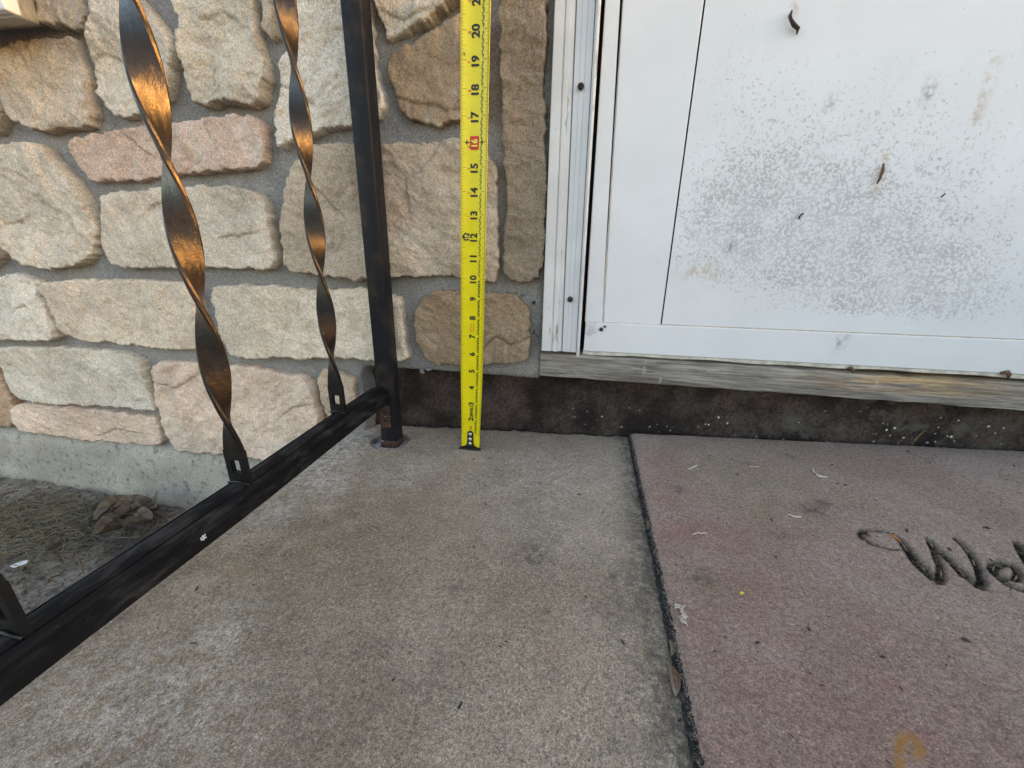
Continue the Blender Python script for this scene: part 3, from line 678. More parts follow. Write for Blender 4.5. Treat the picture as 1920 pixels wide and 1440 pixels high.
def inside(P, poly):
    a = np.asarray(poly, float)
    b = np.roll(a, -1, 0)
    r = np.zeros(len(P), bool)
    for (x1, y1), (x2, y2) in zip(a, b):
        if y1 == y2:
            continue
        c = ((y1 > P[:, 1]) != (y2 > P[:, 1])) & (P[:, 0] < (x2 - x1) * (P[:, 1] - y1) / (y2 - y1) + x1)
        r ^= c
    return r

def fill(poly, step, seed):
    """triangulated outline with jittered points inside"""
    rs = np.random.RandomState(seed)
    lo, hi = poly.min(0), poly.max(0)
    gx, gy = np.meshgrid(np.arange(lo[0], hi[0], step), np.arange(lo[1], hi[1], step * 0.87))
    gx[1::2] += step * 0.5
    P = np.stack([gx.ravel(), gy.ravel()], 1) + rs.uniform(-0.22, 0.22, (gx.size, 2)) * step
    P = P[inside(P, poly)]
    P = P[segdist(P, poly) > step * 0.55]
    n = len(poly)
    vs__ = [Vector(p) for p in poly] + [Vector(p) for p in P]
    r = delaunay_2d_cdt(vs__, [], [list(range(n))], 1, 1e-6)
    v = np.array([tuple(p) for p in r[0]])
    return v, r[2]

def stone(poly, seed, tint, step=0.0025, H=0.015, ledge=None, rough=1.0, pink=None):
    rs = np.random.RandomState(seed)
    p = resample(chaikin(poly), step * 1.1)
    nrm = np.roll(p, -1, 0) - np.roll(p, 1, 0)
    nrm = np.stack([nrm[:, 1], -nrm[:, 0]], 1) / (np.linalg.norm(nrm, axis=1)[:, None] + 1e-9)
    j = fbm(p3(p[:, 0], p[:, 1], 55, seed * 1.7), 4, 0.7) * 0.0030
    p = p + nrm * j[:, None]
    v, f = fill(p, step, seed)
    u, w = v[:, 0], v[:, 1]
    d = segdist(v, p)
    o = seed * 2.37
    R = 0.0031 * (1 + 1.1 * fbm(p3(u, w, 26, o), 3)).clip(0.3, 3.0)
    t = np.clip(d / R, 0, 1)
    prof = np.sqrt(np.clip(1 - (1 - t) ** 2.2, 0, 1))
    ang = rs.uniform(0, math.pi)
    ca, sa = math.cos(ang), math.sin(ang)
    ru, rw = u * ca + w * sa, -u * sa + w * ca
    big = fbm(p3(u, w, 13, o + 3), 3) * 0.0020
    cleft = 1 - np.abs(fbm(p3(ru, rw * 1.9, 34, o + 5), 4, 0.6)) * 2
    t1 = fbm(p3(ru * 0.7, rw * 1.5, 17, o + 9), 4, 0.55)
    terr = sstep(0.03, 0.05, t1) * 0.0011 + sstep(0.28, 0.295, t1) * 0.0013 - (1 - sstep(-0.30, -0.285, t1)) * 0.0013
    finez = fbm(p3(u, w, 120, o + 11), 3, 0.6) * 0.00085
    nf = max(4, int((p.max(0) - p.min(0)).prod() / 0.0022))
    cen = np.stack([rs.uniform(p[:, 0].min(), p[:, 0].max(), nf), rs.uniform(p[:, 1].min(), p[:, 1].max(), nf)], 1)
    wob = np.stack([fbm(p3(u, w, 38, o + 21), 3), fbm(p3(u, w, 38, o + 23), 3)], 1) * 0.010
    fac = np.full(len(u), -9.0)
    for cc in cen:
        tl_ = rs.normal(0, 0.085, 2)
        fac = np.maximum(fac, ((v + wob - cc) * tl_).sum(1) - rs.uniform(0, 0.0025))
    fac = np.clip(fac - np.median(fac), -0.004, 0.0045)
    h = H + rough * (0.8 * fac + big + cleft * 0.00045 + terr + finez) + (u - u.mean()) * rs.uniform(-0.025, 0.025) + (w - w.mean()) * rs.uniform(-0.02, 0.05)
    low_x = np.zeros(len(v))
    for ld in (ledge or []):
        ld = np.array(ld, float)
        ld = resample(ld, 0.004, False)
        ld = ld + np.stack([fbm(p3(ld[:, 0], ld[:, 1], 70, o), 3), fbm(p3(ld[:, 0], ld[:, 1], 70, o + 4), 3)], 1) * 0.0018
        # side of the ledge line: below / right of the nearest segment
        a, b = ld[:-1], ld[1:]
        best = np.full(len(v), 9.0)
        side = np.zeros(len(v))
        for (a0, b0) in zip(a, b):
            ab = b0 - a0
            tt = np.clip(((v - a0) @ ab) / (ab @ ab), 0, 1)
            dist = np.linalg.norm(v - a0 - tt[:, None] * ab, axis=1)
            cr = ab[0] * (v[:, 1] - a0[1]) - ab[1] * (v[:, 0] - a0[0])
            m = dist < best
            best[m] = dist[m]
            side[m] = np.sign(cr[m])
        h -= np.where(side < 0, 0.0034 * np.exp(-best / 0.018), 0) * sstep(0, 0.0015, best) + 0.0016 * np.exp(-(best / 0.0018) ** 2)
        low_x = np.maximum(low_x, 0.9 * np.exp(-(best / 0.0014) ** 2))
    y = MY + 0.004 - (h + 0.004) * prof
    # undercut: the base of the stone lies inside its shoulder
    on = d < 1e-5
    nb = len(p)
    near_ = np.array([int(np.argmin(((p - v[i]) ** 2).sum(1))) for i in np.where(on)[0]])
    k_ = 0.0022 * np.clip(1.6 - R[on] / 0.004, 0, 1)
    ctr = v.mean(0)
    sgn = np.sign(((p[near_] - ctr) * nrm[near_]).sum(1).mean())
    u = u.copy()
    w = w.copy()
    u[on] -= sgn * nrm[near_, 0] * k_
    w[on] -= sgn * nrm[near_, 1] * k_
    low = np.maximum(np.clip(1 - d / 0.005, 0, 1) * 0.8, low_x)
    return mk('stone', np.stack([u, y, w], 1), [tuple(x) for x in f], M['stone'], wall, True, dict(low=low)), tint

CREAM, TAN, BROWN, PINK, PEACH, GREY, LIGHT, ORANGE = ((0.62, 0.53, 0.425), (0.50, 0.415, 0.32), (0.30, 0.218, 0.143), (0.58, 0.42, 0.335),
    (0.69, 0.525, 0.41), (0.55, 0.485, 0.40), (0.68, 0.605, 0.51), (0.50, 0.34, 0.23))
TINT = dict(s2=(0.47, 0.41, 0.33), s3=(0.52, 0.425, 0.335), s3b=TAN, s4=GREY, s5=(0.55, 0.475, 0.375), s6=TAN, s7=PINK, s8=CREAM, s8b=TAN, s9=(0.58, 0.49, 0.395), s10=LIGHT, s11=CREAM,
            s12=(0.345, 0.25, 0.165), s13=(0.265, 0.212, 0.157), s14=(0.45, 0.36, 0.272), s15=LIGHT, s16=(0.66, 0.545, 0.425), s17=(0.64, 0.545, 0.43),  # stones right of the post: brown tints also darkened to stand for shade
            s18=BROWN, s19=(0.60, 0.535, 0.44), s20=ORANGE, s21=PEACH, s22=PEACH, s23=(0.55, 0.42, 0.31))
HH = dict(s7=0.014, s13=0.016, s18=0.012, s23=0.010, s20=0.014)
for k, (nm, poly) in enumerate(STONES.items()):
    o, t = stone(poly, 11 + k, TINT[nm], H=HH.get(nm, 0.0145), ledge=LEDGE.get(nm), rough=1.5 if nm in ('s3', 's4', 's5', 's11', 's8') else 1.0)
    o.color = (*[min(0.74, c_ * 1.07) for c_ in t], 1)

# stones past the edges of the picture, coarser
rs = random.Random(5)
def filler(x0, x1, z0, z1, sd):
    w, h = x1 - x0, z1 - z0
    base = [(0, 0.15), (0.05, 0.02), (0.3, 0), (0.7, 0.02), (0.95, 0.03), (1, 0.2), (0.98, 0.75), (0.93, 0.97), (0.6, 1), (0.25, 0.98), (0.04, 0.95), (0.01, 0.6)]
    poly = [(x0 + w * (a + rs.uniform(-.03, .03)), z0 + h * (b + rs.uniform(-.04, .04))) for a, b in base]
    o, t = stone(poly, sd, None, step=0.009, H=0.015)
    o.color = (*rs.choice([CREAM, TAN, GREY, PEACH, LIGHT]), 1)
sd = 100
def left_limit(z0, z1):
    xs = [p_[0] for pl in STONES.values() for p_ in pl if z0 - 0.02 < p_[1] < z1 + 0.02]
    return min(xs) - 0.014
for z0, z1 in ((-0.085, 0.06), (0.075, 0.17), (0.185, 0.29), (0.305, 0.41), (0.425, 0.535)):
    lim = left_limit(z0, z1)
    x = lim
    while x > -1.85:
        w = rs.uniform(0.16, 0.27)
        filler(x - w, x, z0, z1, sd)
        x -= w + 0.016
        sd += 1
for z0, z1 in ((0.645, 0.76), (0.775, 0.88), (0.895, 1.0)):
    x = 0.085
    while x > -0.50:
        w = rs.uniform(0.15, 0.26)
        filler(max(x - w, -0.53), x, z0, z1, sd)
        x -= w + 0.016
        sd += 1

# mortar bed: one outline, notched where the tarred base shows behind the stoop
zb = 0.1085
rec = [tuple(p) for p in RECESS]
ftop = [tuple(p) for p in FOUND_TOP]
outl = [(-2.0, -0.105), (-0.215, -0.105), (-0.205, -0.03), (-0.199, 0.02)] + rec + [(-0.16, zb + .0005), (-0.10, zb), (-0.06, zb + .0008), (0.0, zb), (0.0975, zb), (0.0975, 1.35), (-2.0, 1.35)]
p = resample(outl, 0.006)
pj = p + np.stack([fbm(p3(p[:, 0], p[:, 1], 60, 3), 4, 0.65), fbm(p3(p[:, 0], p[:, 1], 60, 8), 4, 0.65)], 1) * 0.0022 * (p[:, :1] < -0.09)
v, f = fill(pj, 0.008, 3)
u, w = v[:, 0], v[:, 1]
y = MY + fbm(p3(u, w, 16, 2), 3) * 0.0022 + fbm(p3(u, w, 60, 6), 3) * 0.0018
bulge = 0.004 * np.exp(-(((u + 0.09) / 0.012) ** 2 + ((w - 0.112) / 0.006) ** 2))
y -= bulge
n0 = len(v)
# return the border backwards so that the bed has thickness
bi = [int(np.argmin(((v - b_) ** 2).sum(1))) for b_ in pj]
vv = np.vstack([np.stack([u, y, w], 1), np.stack([pj[:, 0], np.full(len(pj), 0.10), pj[:, 1]], 1)])
nb = len(bi)
ff = [tuple(x) for x in f] + [(bi[k], n0 + k, n0 + (k + 1) % nb, bi[(k + 1) % nb]) for k in range(nb)]
mk('mortar_bed', vv, ff, M['mortar'], wall, True)
# squeezed-out curls and drips of mortar
mb = MB()
for (x, z_, r, dx_, dz_) in ((-0.0925, 0.108, 0.0034, 0.006, -0.006), (-0.085, 0.110, 0.0026, 0.012, 0.0), (0.060, 0.2335, 0.0022, 0.004, -0.006), (0.069, 0.232, 0.002, 0.005, 0.003),
                             (0.052, 0.231, 0.0018, 0.003, -0.006), (0.088, 0.176, 0.002, 0.001, 0.009), (0.0935, 0.172, 0.0018, -0.002, 0.007)):
    pts = [(x + dx_ * t + 0.0012 * math.sin(9 * t + x * 99), MY - 0.002 - 0.002 * math.sin(3 * t), z_ + dz_ * t + 0.001 * math.cos(7 * t)) for t in (0, .25, .5, .75, 1)]
    mb.tube(pts, [r * .6, r, r * .9, r * .8, r * .4], 7)
mb.build('mortar_drip', M['mortar'], wall, True)
nl = MB().tube([(CASE['nail'][0], MY - 0.004, CASE['nail'][1]), (CASE['nail'][0], MY + 0.01, CASE['nail'][1])], 0.0026, 9).build('nail', M['screw'], wall)

# poured foundation under the stones
us = lines((-2.0, -1.25, 0.03), (-1.25, -0.22, 0.005))
vs_ = lines((0.0, 1.0, 0.045))
U, V, q = gridmesh(us, vs_)
top = np.interp(U, [a for a, b in ftop], [b for a, b in ftop]) + 0.010
zz = top + (-0.27 - top) * V
dep = top - zz
yy = MY - 0.003 - 0.016 * np.sqrt(np.clip(dep / 0.024, 0, 1)).clip(0, 1) * (0.9 + 0.0 * U) - 0.02 * V * V + fbm(p3(U, zz, 22, 4), 4) * 0.0022 + fbm(p3(U, zz, 90, 2), 3) * 0.0007
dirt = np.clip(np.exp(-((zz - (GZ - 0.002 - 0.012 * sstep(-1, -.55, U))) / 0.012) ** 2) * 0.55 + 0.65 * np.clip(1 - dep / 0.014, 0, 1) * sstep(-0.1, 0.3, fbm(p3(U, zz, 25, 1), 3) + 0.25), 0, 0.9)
mk('foundation', np.stack([U, yy, zz], 1), q, M['found'], wall, True, dict(dirt=dirt))

# tarred base in the recess behind the stoop
us = lines((-0.215, 0.9, 0.006), (0.9, 1.9, 0.05))
vs_ = lines((-0.26, -0.02, 0.04), (-0.02, 0.128, 0.006))
U, V, q = gridmesh(us, vs_)
yy = 0.080 + fbm(p3(U, V, 12, 1), 4) * 0.004 + fbm(p3(U, V, 70, 7), 4, 0.6) * 0.0016 + 0.006 * sstep(0.0, 0.1, V - slab_z(U) - 0.02)
mk('tarred_base', np.stack([U, yy, V], 1), q, M['tar'], wall, True, dict(
    spat=sstep(0.1, 0.3, U) * np.exp(-((V - slab_z(U) - 0.028) / 0.022) ** 2), moss=sstep(0.2, 0.6, U) * 0.9))
# window sill at the top left
(wx, wy, wz), (fx, fy, fz) = WSILL
mb = MB()
mb.prism([(0.045, wz - 0.004), (fy + 0.012, fz + 0.002), (fy + 0.003, fz), (fy, fz + 0.006), (fy + 0.002, fz + 0.047), (fy + 0.01, fz + 0.053), (0.045, wz + 0.060)],
         lambda a, b: (-1.55, a, b), lambda a, b: (wx + (fx - wx) * (0.045 - a) / (0.045 - fy), a, b))
mb.build('window_sill', M['sill_stone'], wall, False, 0.003)
MB().box(-1.54, fx - 0.001, fy - 0.004, fy + 0.012, fz + 0.001, fz + 0.062).build('sill_flashing', M['paint_white'], wall, False, 0.002)

# the window that stands on that sill, past the top of the picture
wf = MB()
for x0, x1, z0, z1 in ((-1.52, -0.60, 0.625, 0.67), (-1.52, -0.60, 1.26, 1.30), (-1.52, -1.475, 0.67, 1.26), (-0.645, -0.60, 0.67, 1.26)):
    wf.box(x0, x1, 0.012, 0.06, z0, z1)
wfo = wf.build('window', M['paint_white'], wall, False, 0.002)
MB().box(-1.474, -0.646, 0.030, 0.036, 0.671, 1.259).build('pane', plain('dark_pane', (0.02, 0.024, 0.028), 0.06, 0.05, 20, 0), wfo)
MB().box(1.096, 1.755, 0.094, 0.1003, 0.1135, 2.0).build('mortar_bed', M['mortar'], wall)

# ---------------------------------------------------------------- door frame and its weathered sill board
def lerp_x(a, b, z_):
    """x of a slightly leaning edge given two (x, z) points"""
    return a[0] + (b[0] - a[0]) * (z_ - a[1]) / (b[1] - a[1])

frame = thing('door_frame', 'white door frame with flaking wood casing on a grey weathered sill board', 'door frame', (0, 0, 0))
def strip(name, e0, e1, prof, z0, z1, m, dz=0.004, attr=None, parent=None):
    """vertical moulding between two leaning edges; prof is a list of (t, y)"""
    zs = lines((z0, 0.62, dz), (0.62, z1, 0.1))
    pv, at = [], []
    for z_ in zs:
        x0, x1 = lerp_x(*e0, z_), lerp_x(*e1, z_)
        for t_, y_ in prof:
            pv.append((x0 + (x1 - x0) * t_, y_, z_))
            at.append(0.0 if attr is None else attr(t_, z_))
    n = len(prof)
    fs = [(k * n + j, k * n + j + 1, (k + 1) * n + j + 1, (k + 1) * n + j) for k in range(len(zs) - 1) for j in range(n - 1)]
    fs.append(tuple(range(n))[::-1])
    pv = np.array(pv)
    return mk(name, pv, fs, m, parent or frame, False, dict(wear=at))
ZT = 2.05
E = {k: tuple(v_) for k, v_ in CASE.items()}
eL, eM = (E['l_t'], E['l_b']), (E['m_t'], E['m_b'])
eN, eO, eP = (E['n_t'], E['n_b']), (E['lip_t'], E['lip_b']), (E['lip2_t'], E['lip2_b'])
zs0 = 0.1555
strip('wood_casing', eL, eN, [(0, 0.10), (0, 0.0275), (0.04, 0.026), (0.45, 0.0262), (0.50, 0.0285), (0.56, 0.0262), (0.74, 0.0262), (0.80, 0.029), (0.93, 0.030), (0.99, 0.034), (0.99, 0.10)], zs0, ZT, M['wood_white'],
      attr=lambda t_, z_: 0.15 + 0.85 * math.exp(-((z_ - 0.16) / 0.06) ** 2) + 0.15 * (t_ < 0.2))
strip('jamb_channel', eN, eO, [(0.0, 0.10), (0.0, 0.0305), (0.02, 0.0295), (0.30, 0.0295), (0.34, 0.0285), (0.58, 0.0285), (0.60, 0.0292), (0.63, 0.0292), (0.65, 0.0285), (0.97, 0.0285), (1.0, 0.032), (1.0, 0.10)], zs0, ZT, M['alu'])
strip('jamb_lip', eO, eP, [(0.02, 0.10), (0.02, 0.030), (0.08, 0.0265), (0.20, 0.0238), (0.38, 0.0222), (0.55, 0.0225), (0.70, 0.025), (0.80, 0.0285), (0.82, 0.10)], zs0 - 0.004, ZT, M['alu'],
      attr=lambda t_, z_: 0.9 * (t_ > 0.5) * min(1, max(0, (z_ - 0.15) * 3)))
for k in ('s1', 's2'):
    x, z_ = E[k]
    o = MB().tube([(x, 0.0265, z_), (x, 0.0235, z_)], [0.0040, 0.0030], 14).build('screw', M['screw'], frame, True)
    s = MB().box(x - 0.0032, x + 0.0032, 0.0228, 0.0234, z_ - 0.0005, z_ + 0.0005).build('slot', M['dark'], o)
    s.rotation_euler = (0, 0, 0)
# sill board
us = lines((0.0978, 0.92, 0.005), (0.92, 1.6, 0.1))
prof = [(0.078, 0.1125), (0.0405, 0.1135), (0.0395, 0.1145), (0.0390, 0.122), (0.0392, 0.131), (0.0388, 0.140), (0.0392, 0.1465), (0.0405, 0.1490), (0.047, 0.1505), (0.060, 0.1515), (0.085, 0.153)]
pv, at = [], []
for x in us:
    for y_, z_ in prof:
        pv.append((x, y_, z_))
        at.append(math.exp(-((x - 0.575) / 0.085) ** 2) * min(1, max(0, (z_ - 0.122) / 0.012)))
pv = np.array(pv)
chew = fbm(p3(pv[:, 0], pv[:, 2], 40, 2), 4)
pv[:, 1] += chew * 0.0009
pv[:, 2] += fbm(p3(pv[:, 0], pv[:, 1] * 0, 30, 5), 4) * 0.0010 - 0.0022 * np.array(at)
n = len(prof)
fs = [(k * n + j, (k + 1) * n + j, (k + 1) * n + j + 1, k * n + j + 1) for k in range(len(us) - 1) for j in range(n - 1)] + [tuple(range(n)), tuple((len(us) - 1) * n + j for j in range(n))[::-1]]
mk('sill_board', pv, fs, M['board'], frame, False, dict(raw=at))

# ---------------------------------------------------------------- storm door
door = thing('storm_door', 'white aluminium storm door with peeling paint on its lower panel', 'door')
DP = {k: tuple(v_) for k, v_ in DOORPX.items()}
eE = (DP['edge_top'], DP['edge_bot'])
eS, eT = (DP['stile_top'], DP['stile_bot']), (DP['seam_top'], DP['seam_bot'])
DY = 0.0405
XR = 1.02
rail_z = lambda x: DP['rail_l'][1] + (DP['rail_r'][1] - DP['rail_l'][1]) * (x - DP['rail_l'][0]) / (DP['rail_r'][0] - DP['rail_l'][0])
bot_z = lambda x: DP['bot_l'][1] + (DP['bot_r'][1] - DP['bot_l'][1]) * (x - DP['bot_l'][0]) / (DP['bot_r'][0] - DP['bot_l'][0])
# hinge-side stile with its stained bead
def vstrip(name, e0, e1, y0, ys, zb_, z1, m, parent, ins0=0.0, ins1=0.0):
    """flat vertical member with small side returns, between two leaning edges"""
    x = lambda e, z_: lerp_x(*e, z_)
    v_ = []
    zs = [zb_, z1]
    for z_ in zs:
        a, b = x(e0, z_) + ins0, x(e1, z_) - ins1
        v_ += [(a, ys, z_), (a, y0 + 0.001, z_), (a + 0.001, y0, z_), (b - 0.001, y0, z_), (b, y0 + 0.001, z_), (b, ys, z_)]
    f_ = [(k, k + 1, k + 7, k + 6) for k in range(5)] + [(0, 1, 2, 3, 4, 5)[::-1], (6, 7, 8, 9, 10, 11)]
    n_ = len(v_)
    return mk(name, v_, f_, m, parent, False, dict(flake=[0] * n_, rust=[0] * n_, mark=[0] * n_))
zr = DP['rail_l'][1] + 0.0008
vstrip('edge_bead', eE, eS, DY - 0.0012, 0.062, zr, ZT, M['door'], door, 0, 0.0004)
vstrip('bead_seam', eS, (tuple(np.add(eS[0], (0.0012, 0))), tuple(np.add(eS[1], (0.0012, 0)))), DY - 0.0001, 0.062, zr, ZT, M['tan_seam'], door, -0.0003, -0.0001)
vstrip('hinge_stile', eS, eT, DY, 0.062, zr, ZT, M['door'], door, 0.0012, 0.0009)
# main panel with worn paint
us = lines((0.2585, 0.90, 0.006), (0.90, XR, 0.05))
ts = lines((0.0, 0.215, 0.0025), (0.215, 1.0, 0.05))
U, V, q = gridmesh(us, ts)
zz = rail_z(U) + 0.0012 + (ZT - rail_z(U)) * V
sh = np.interp(zz, [DP['seam_bot'][1], DP['seam_top'][1]], [eT[1][0], eT[0][0]]) + 0.0008
left = U < 0.259
U = np.where(left, sh, np.maximum(U, sh))
flk = blobs(U, zz, FLAKES)
sm = 0
for x, z_, r, a in FLAKES:
    sm = sm + a * np.exp(-((U - x) ** 2 + ((zz - z_) * 1.25) ** 2) / (2.0 * r * r))
flk = np.clip(0.26 * sm - 0.02, 0, 0.62) * sstep(rail_z(U) + 0.004, rail_z(U) + 0.035, zz) * sstep(0.9, 0.6, zz)
rustm = np.zeros(len(U))
for (a, b, wd, am) in ((DP['rs1'], DP['rs2'], 0.0032, 0.9), ((0.4735, 0.398), (0.4735, 0.366), 0.0035, 0.9), ((0.349, 0.565), (0.347, 0.535), 0.003, 0.7), ((0.5495, 0.478), (0.5475, 0.43), 0.0025, 1.0)):
    rustm = np.maximum(rustm, am * np.exp(-(segdist(np.stack([U, zz], 1), np.array([a, b]), False) / wd) ** 2))
rustm = np.maximum(rustm, 0.55 * np.exp(-((U - 0.30) / 0.03) ** 2 - ((zz - 0.27) / 0.012) ** 2))
mark = np.zeros(len(U))
for (x, z_, r) in ((DP['q1'][0], DP['q1'][1], 0.006), (0.405, 0.452, 0.004), (0.578, 0.50, 0.006), (0.57, 0.53, 0.005), (0.602, 0.515, 0.005), (0.33, 0.30, 0.006)):
    mark = np.maximum(mark, np.exp(-(((U - x) / r) ** 2 + ((zz - z_) / (1.8 * r)) ** 2)))
mk('kick_panel', np.stack([U, np.full(len(U), DY + 0.0004), zz], 1), q, M['door'], door, True, dict(flake=flk, rust=rustm, mark=mark))
MB().box(0.1660, XR, 0.0448, 0.062, 0.20, ZT).build('door_core', M['seam'], door)
# bottom rail
us = lines((0.1590, 0.9, 0.006), (0.9, XR, 0.06))
pv, at, ak = [], [], []
vpt = np.array([DP['v1'], DP['v2']])
for x in us:
    zb_, zt_ = bot_z(x), rail_z(x)
    xx = x + (0.0008 if x < 0.16 else 0)
    for y_, z_ in ((0.062, zt_), (DY - 0.0006, zt_), (DY - 0.0016, zt_ - 0.0010), (DY - 0.0016, zt_ - 0.012), (DY - 0.0016, zt_ - 0.024), (DY - 0.0016, zt_ - 0.036), (DY - 0.0016, zb_ + 0.0062), (DY - 0.0004, zb_ + 0.0052), (DY + 0.0006, zb_ + 0.005)):
        pv.append((xx, y_, z_))
        at.append(1.2 * math.exp(-((x - 0.168) / 0.009) ** 2 - ((z_ - 0.187) / 0.012) ** 2))
        ak.append(math.exp(-(float(segdist(np.array([[x, z_]]), vpt, False)[0]) / 0.004) ** 2))
n = 9
fs = [(k * n + j, (k + 1) * n + j, (k + 1) * n + j + 1, k * n + j + 1) for k in range(len(us) - 1) for j in range(n - 1)] + [tuple(range(n))]
mk('bottom_rail', pv, fs, M['door'], door, False, dict(flake=at, rust=[0] * len(pv), mark=ak))
o = MB()
us2 = list(us)
o.v = []
for x in us2:
    o.v += [(x, DY - 0.0016, rail_z(x) + 0.0009), (x, DY - 0.0016, rail_z(x) - 0.0002), (x, 0.05, rail_z(x) - 0.0002), (x, 0.05, rail_z(x) + 0.0009)]
for k in range(len(us2) - 1):
    for j in range(4):
        o.f.append((4 * k + j, 4 * k + 4 + j, 4 * k + 4 + (j + 1) % 4, 4 * k + (j + 1) % 4))
o.v = [(x, y_ + (0.0008 if y_ < 0.045 else 0), z_) for x, y_, z_ in o.v]
o.build('rail_seam', M['tan_seam'], door)
# grimy sweep along the foot of the door
mb = MB()
for k, x in enumerate(us):
    b = bot_z(x)
    w_ = 0.0006 * math.sin(x * 61) + 0.0005 * math.sin(x * 23 + 1)
    mb.v += [(x, 0.055, b + 0.0050), (x, DY - 0.0002, b + 0.0050), (x, DY - 0.0008, b + 0.0012 + w_), (x, DY + 0.001, b + w_), (x, 0.055, b + w_)]
n = 5
mb.f = [(k * n + j, (k + 1) * n + j, (k + 1) * n + (j + 1) % n, k * n + (j + 1) % n) for k in range(len(us) - 1) for j in range(n)] + [tuple(range(n))]
mb.build('door_sweep', M['grime'], door)
for k in ('sc1', 'sc2'):
    x, z_ = DP[k]
    MB().tube([(x, DY - 0.0015, z_), (x, DY - 0.0034, z_)], [0.0027 if k == 'sc1' else 0.0017] * 2, 12).build('screw', M['screw'], door, True)
MB().box(1.028, 1.095, 0.046, 0.098, 0.1555, ZT).build('wood_casing', M['wood_white'], frame, False, 0.002)
# the closed inner space behind frame and door
MB().box(0.1415, 0.1595, 0.066, 0.10, 0.1535, ZT).build('weather_strip', M['dark'], frame)
MB().box(0.0978, 1.755, 0.1005, 0.13, 0.1135, ZT + 0.05).build('inner_jamb', M['dark'], frame)

# ---------------------------------------------------------------- husks and bits stuck on the door
def husk(name, label, cat, pts, rad, m, group=None):
    rad = [r_ * 0.8 for r_ in rad]
    mb_ = MB().tube(pts, rad, 8)
    o_ = mb_.build(name, m, None, True)
    co = np.array([v_.co[:] for v_ in o_.data.vertices])
    co += np.stack([fbm(co * 260 + k * 9, 2) for k in range(3)], 1) * max(rad) * 0.35
    o_.data.vertices.foreach_set('co', co.astype(np.float32).ravel())
    return tag(o_, label, cat, group)
hy = DY - 0.0025
HG = 'dried husks stuck to the storm door'
(ax, az), (bx_, bz_) = DP['h1'], DP['h1b']
husk('insect_husk', 'thick black curled husk near the top of the peeling door panel', 'husk',
     [(ax + 0.001, hy, az + 0.002), (ax - 0.0005, hy - 0.001, az - 0.003), (ax + 0.001, hy - 0.002, az - 0.007), (ax + 0.005, hy - 0.002, az - 0.011), (bx_, hy - 0.001, bz_), (bx_ + 0.0005, hy, bz_ - 0.004)],
     [0.0012, 0.0024, 0.0022, 0.0026, 0.0023, 0.001], M['husk'], HG)
(ax, az), (bx_, bz_) = DP['h2'], DP['h2b']
husk('insect_husk', 'slim rust brown husk on a stained streak of the door panel', 'husk',
     [(ax, hy, az), (ax + 0.0008, hy - 0.001, az - 0.006), (bx_ - 0.0012, hy - 0.001, bz_ + 0.005), (bx_ - 0.002, hy, bz_)], [0.001, 0.0019, 0.0016, 0.0009], M['brown_husk'], HG)
(ax, az), (bx_, bz_) = DP['h3'], DP['h3b']
husk('insect_husk', 'tiny hooked husk amid the flaked grey paint of the door panel', 'husk',
     [(ax, hy, az - 0.002), (ax - 0.0005, hy - 0.0008, az + 0.001), (ax + 0.001, hy - 0.001, az + 0.003), (bx_, hy, bz_)], [0.0009, 0.0015, 0.0014, 0.0008], M['husk'], HG)
(ax, az), (bx_, bz_) = DP['h4'], DP['h4b']
husk('insect_husk', 'short straight black sliver slanting on the bare white part of the door panel', 'husk',
     [(ax, hy, az), ((ax + bx_) / 2, hy - 0.0006, (az + bz_) / 2), (bx_, hy, bz_)], [0.0006, 0.0011, 0.0006], M['husk'], HG)
for nm, key, lab in (('dirt_crumb', 'c1', 'brown crumb caught under the door foot above the raw orange wood'), ('dirt_crumb', 'c2', 'larger brown crumb caught under the door foot nearest the right edge')):
    x, z_ = DP[key]
    k = 1.0 if key == 'c1' else 1.35
    husk(nm, lab, 'debris', [(x - 0.004 * k, hy, z_), (x - 0.001, hy - 0.002, z_ + 0.002 * k), (x + 0.002, hy - 0.002, z_ - 0.001), (x + 0.003 * k, hy - 0.001, z_ - 0.005 * k)],
         [0.0014 * k, 0.0023 * k, 0.0021 * k, 0.001], M['brown_husk'], 'crumbs along the foot of the door')

# ---------------------------------------------------------------- railing
RX = -0.136
RT = 0.0855                                                  # top of the bottom rail
rail = thing('railing', 'black metal railing with twisted balusters standing at the left edge of the stoop', 'railing', (0, 0, 0))
h = POST_W / 2
px0, px1, py0, py1 = POST_X - h, POST_X + h, POST_Y - h, POST_Y + h
MB().box(px0, px1, py0, py1, -0.016, 0.90).build('post', M['post'], rail, True, 0.0022, 3)
o = MB().box(px0 - 0.0012, px1 + 0.0012, py0 - 0.0012, py1 + 0.0012, -0.016, -0.0015)
o.build('post_foot', M['rust'], rail, True, 0.0015, 2)
prof = [(-14, 0), (-14, 9), (-13.6, 11.5), (-11.6, 12.4), (-11.8, 14.4), (-12, 17.5), (-10.6, 19.6), (-8.8, 21), (-7.8, 21.2), (-7.0, 17.6), (-6.0, 18.0), (-5.0, 22.6), (-3, 23.7), (0, 24), (3, 23.7), (5.0, 22.6), (6.0, 18.0), (7.0, 17.6), (7.8, 21.2), (8.8, 21),
        (10.6, 19.6), (12, 17.5), (11.8, 14.4), (11.6, 12.4), (13.6, 11.5), (14, 9), (14, 0), (11.5, 0), (11.5, 9), (-11.5, 9), (-11.5, 0)]
Y1, Y0 = py0 - 0.0005, -1.5
def rail_at(y_):
    """centre x and top z of the bottom rail, which sags and drifts a little away from the post"""
    yy_ = [-1.5, -0.39, -0.249, -0.091, -0.01]
    return np.interp(y_, yy_, [-0.158, -0.153, -0.148, -0.147, -0.144]), np.interp(y_, yy_, [0.055, 0.0755, 0.080, 0.086, 0.090])
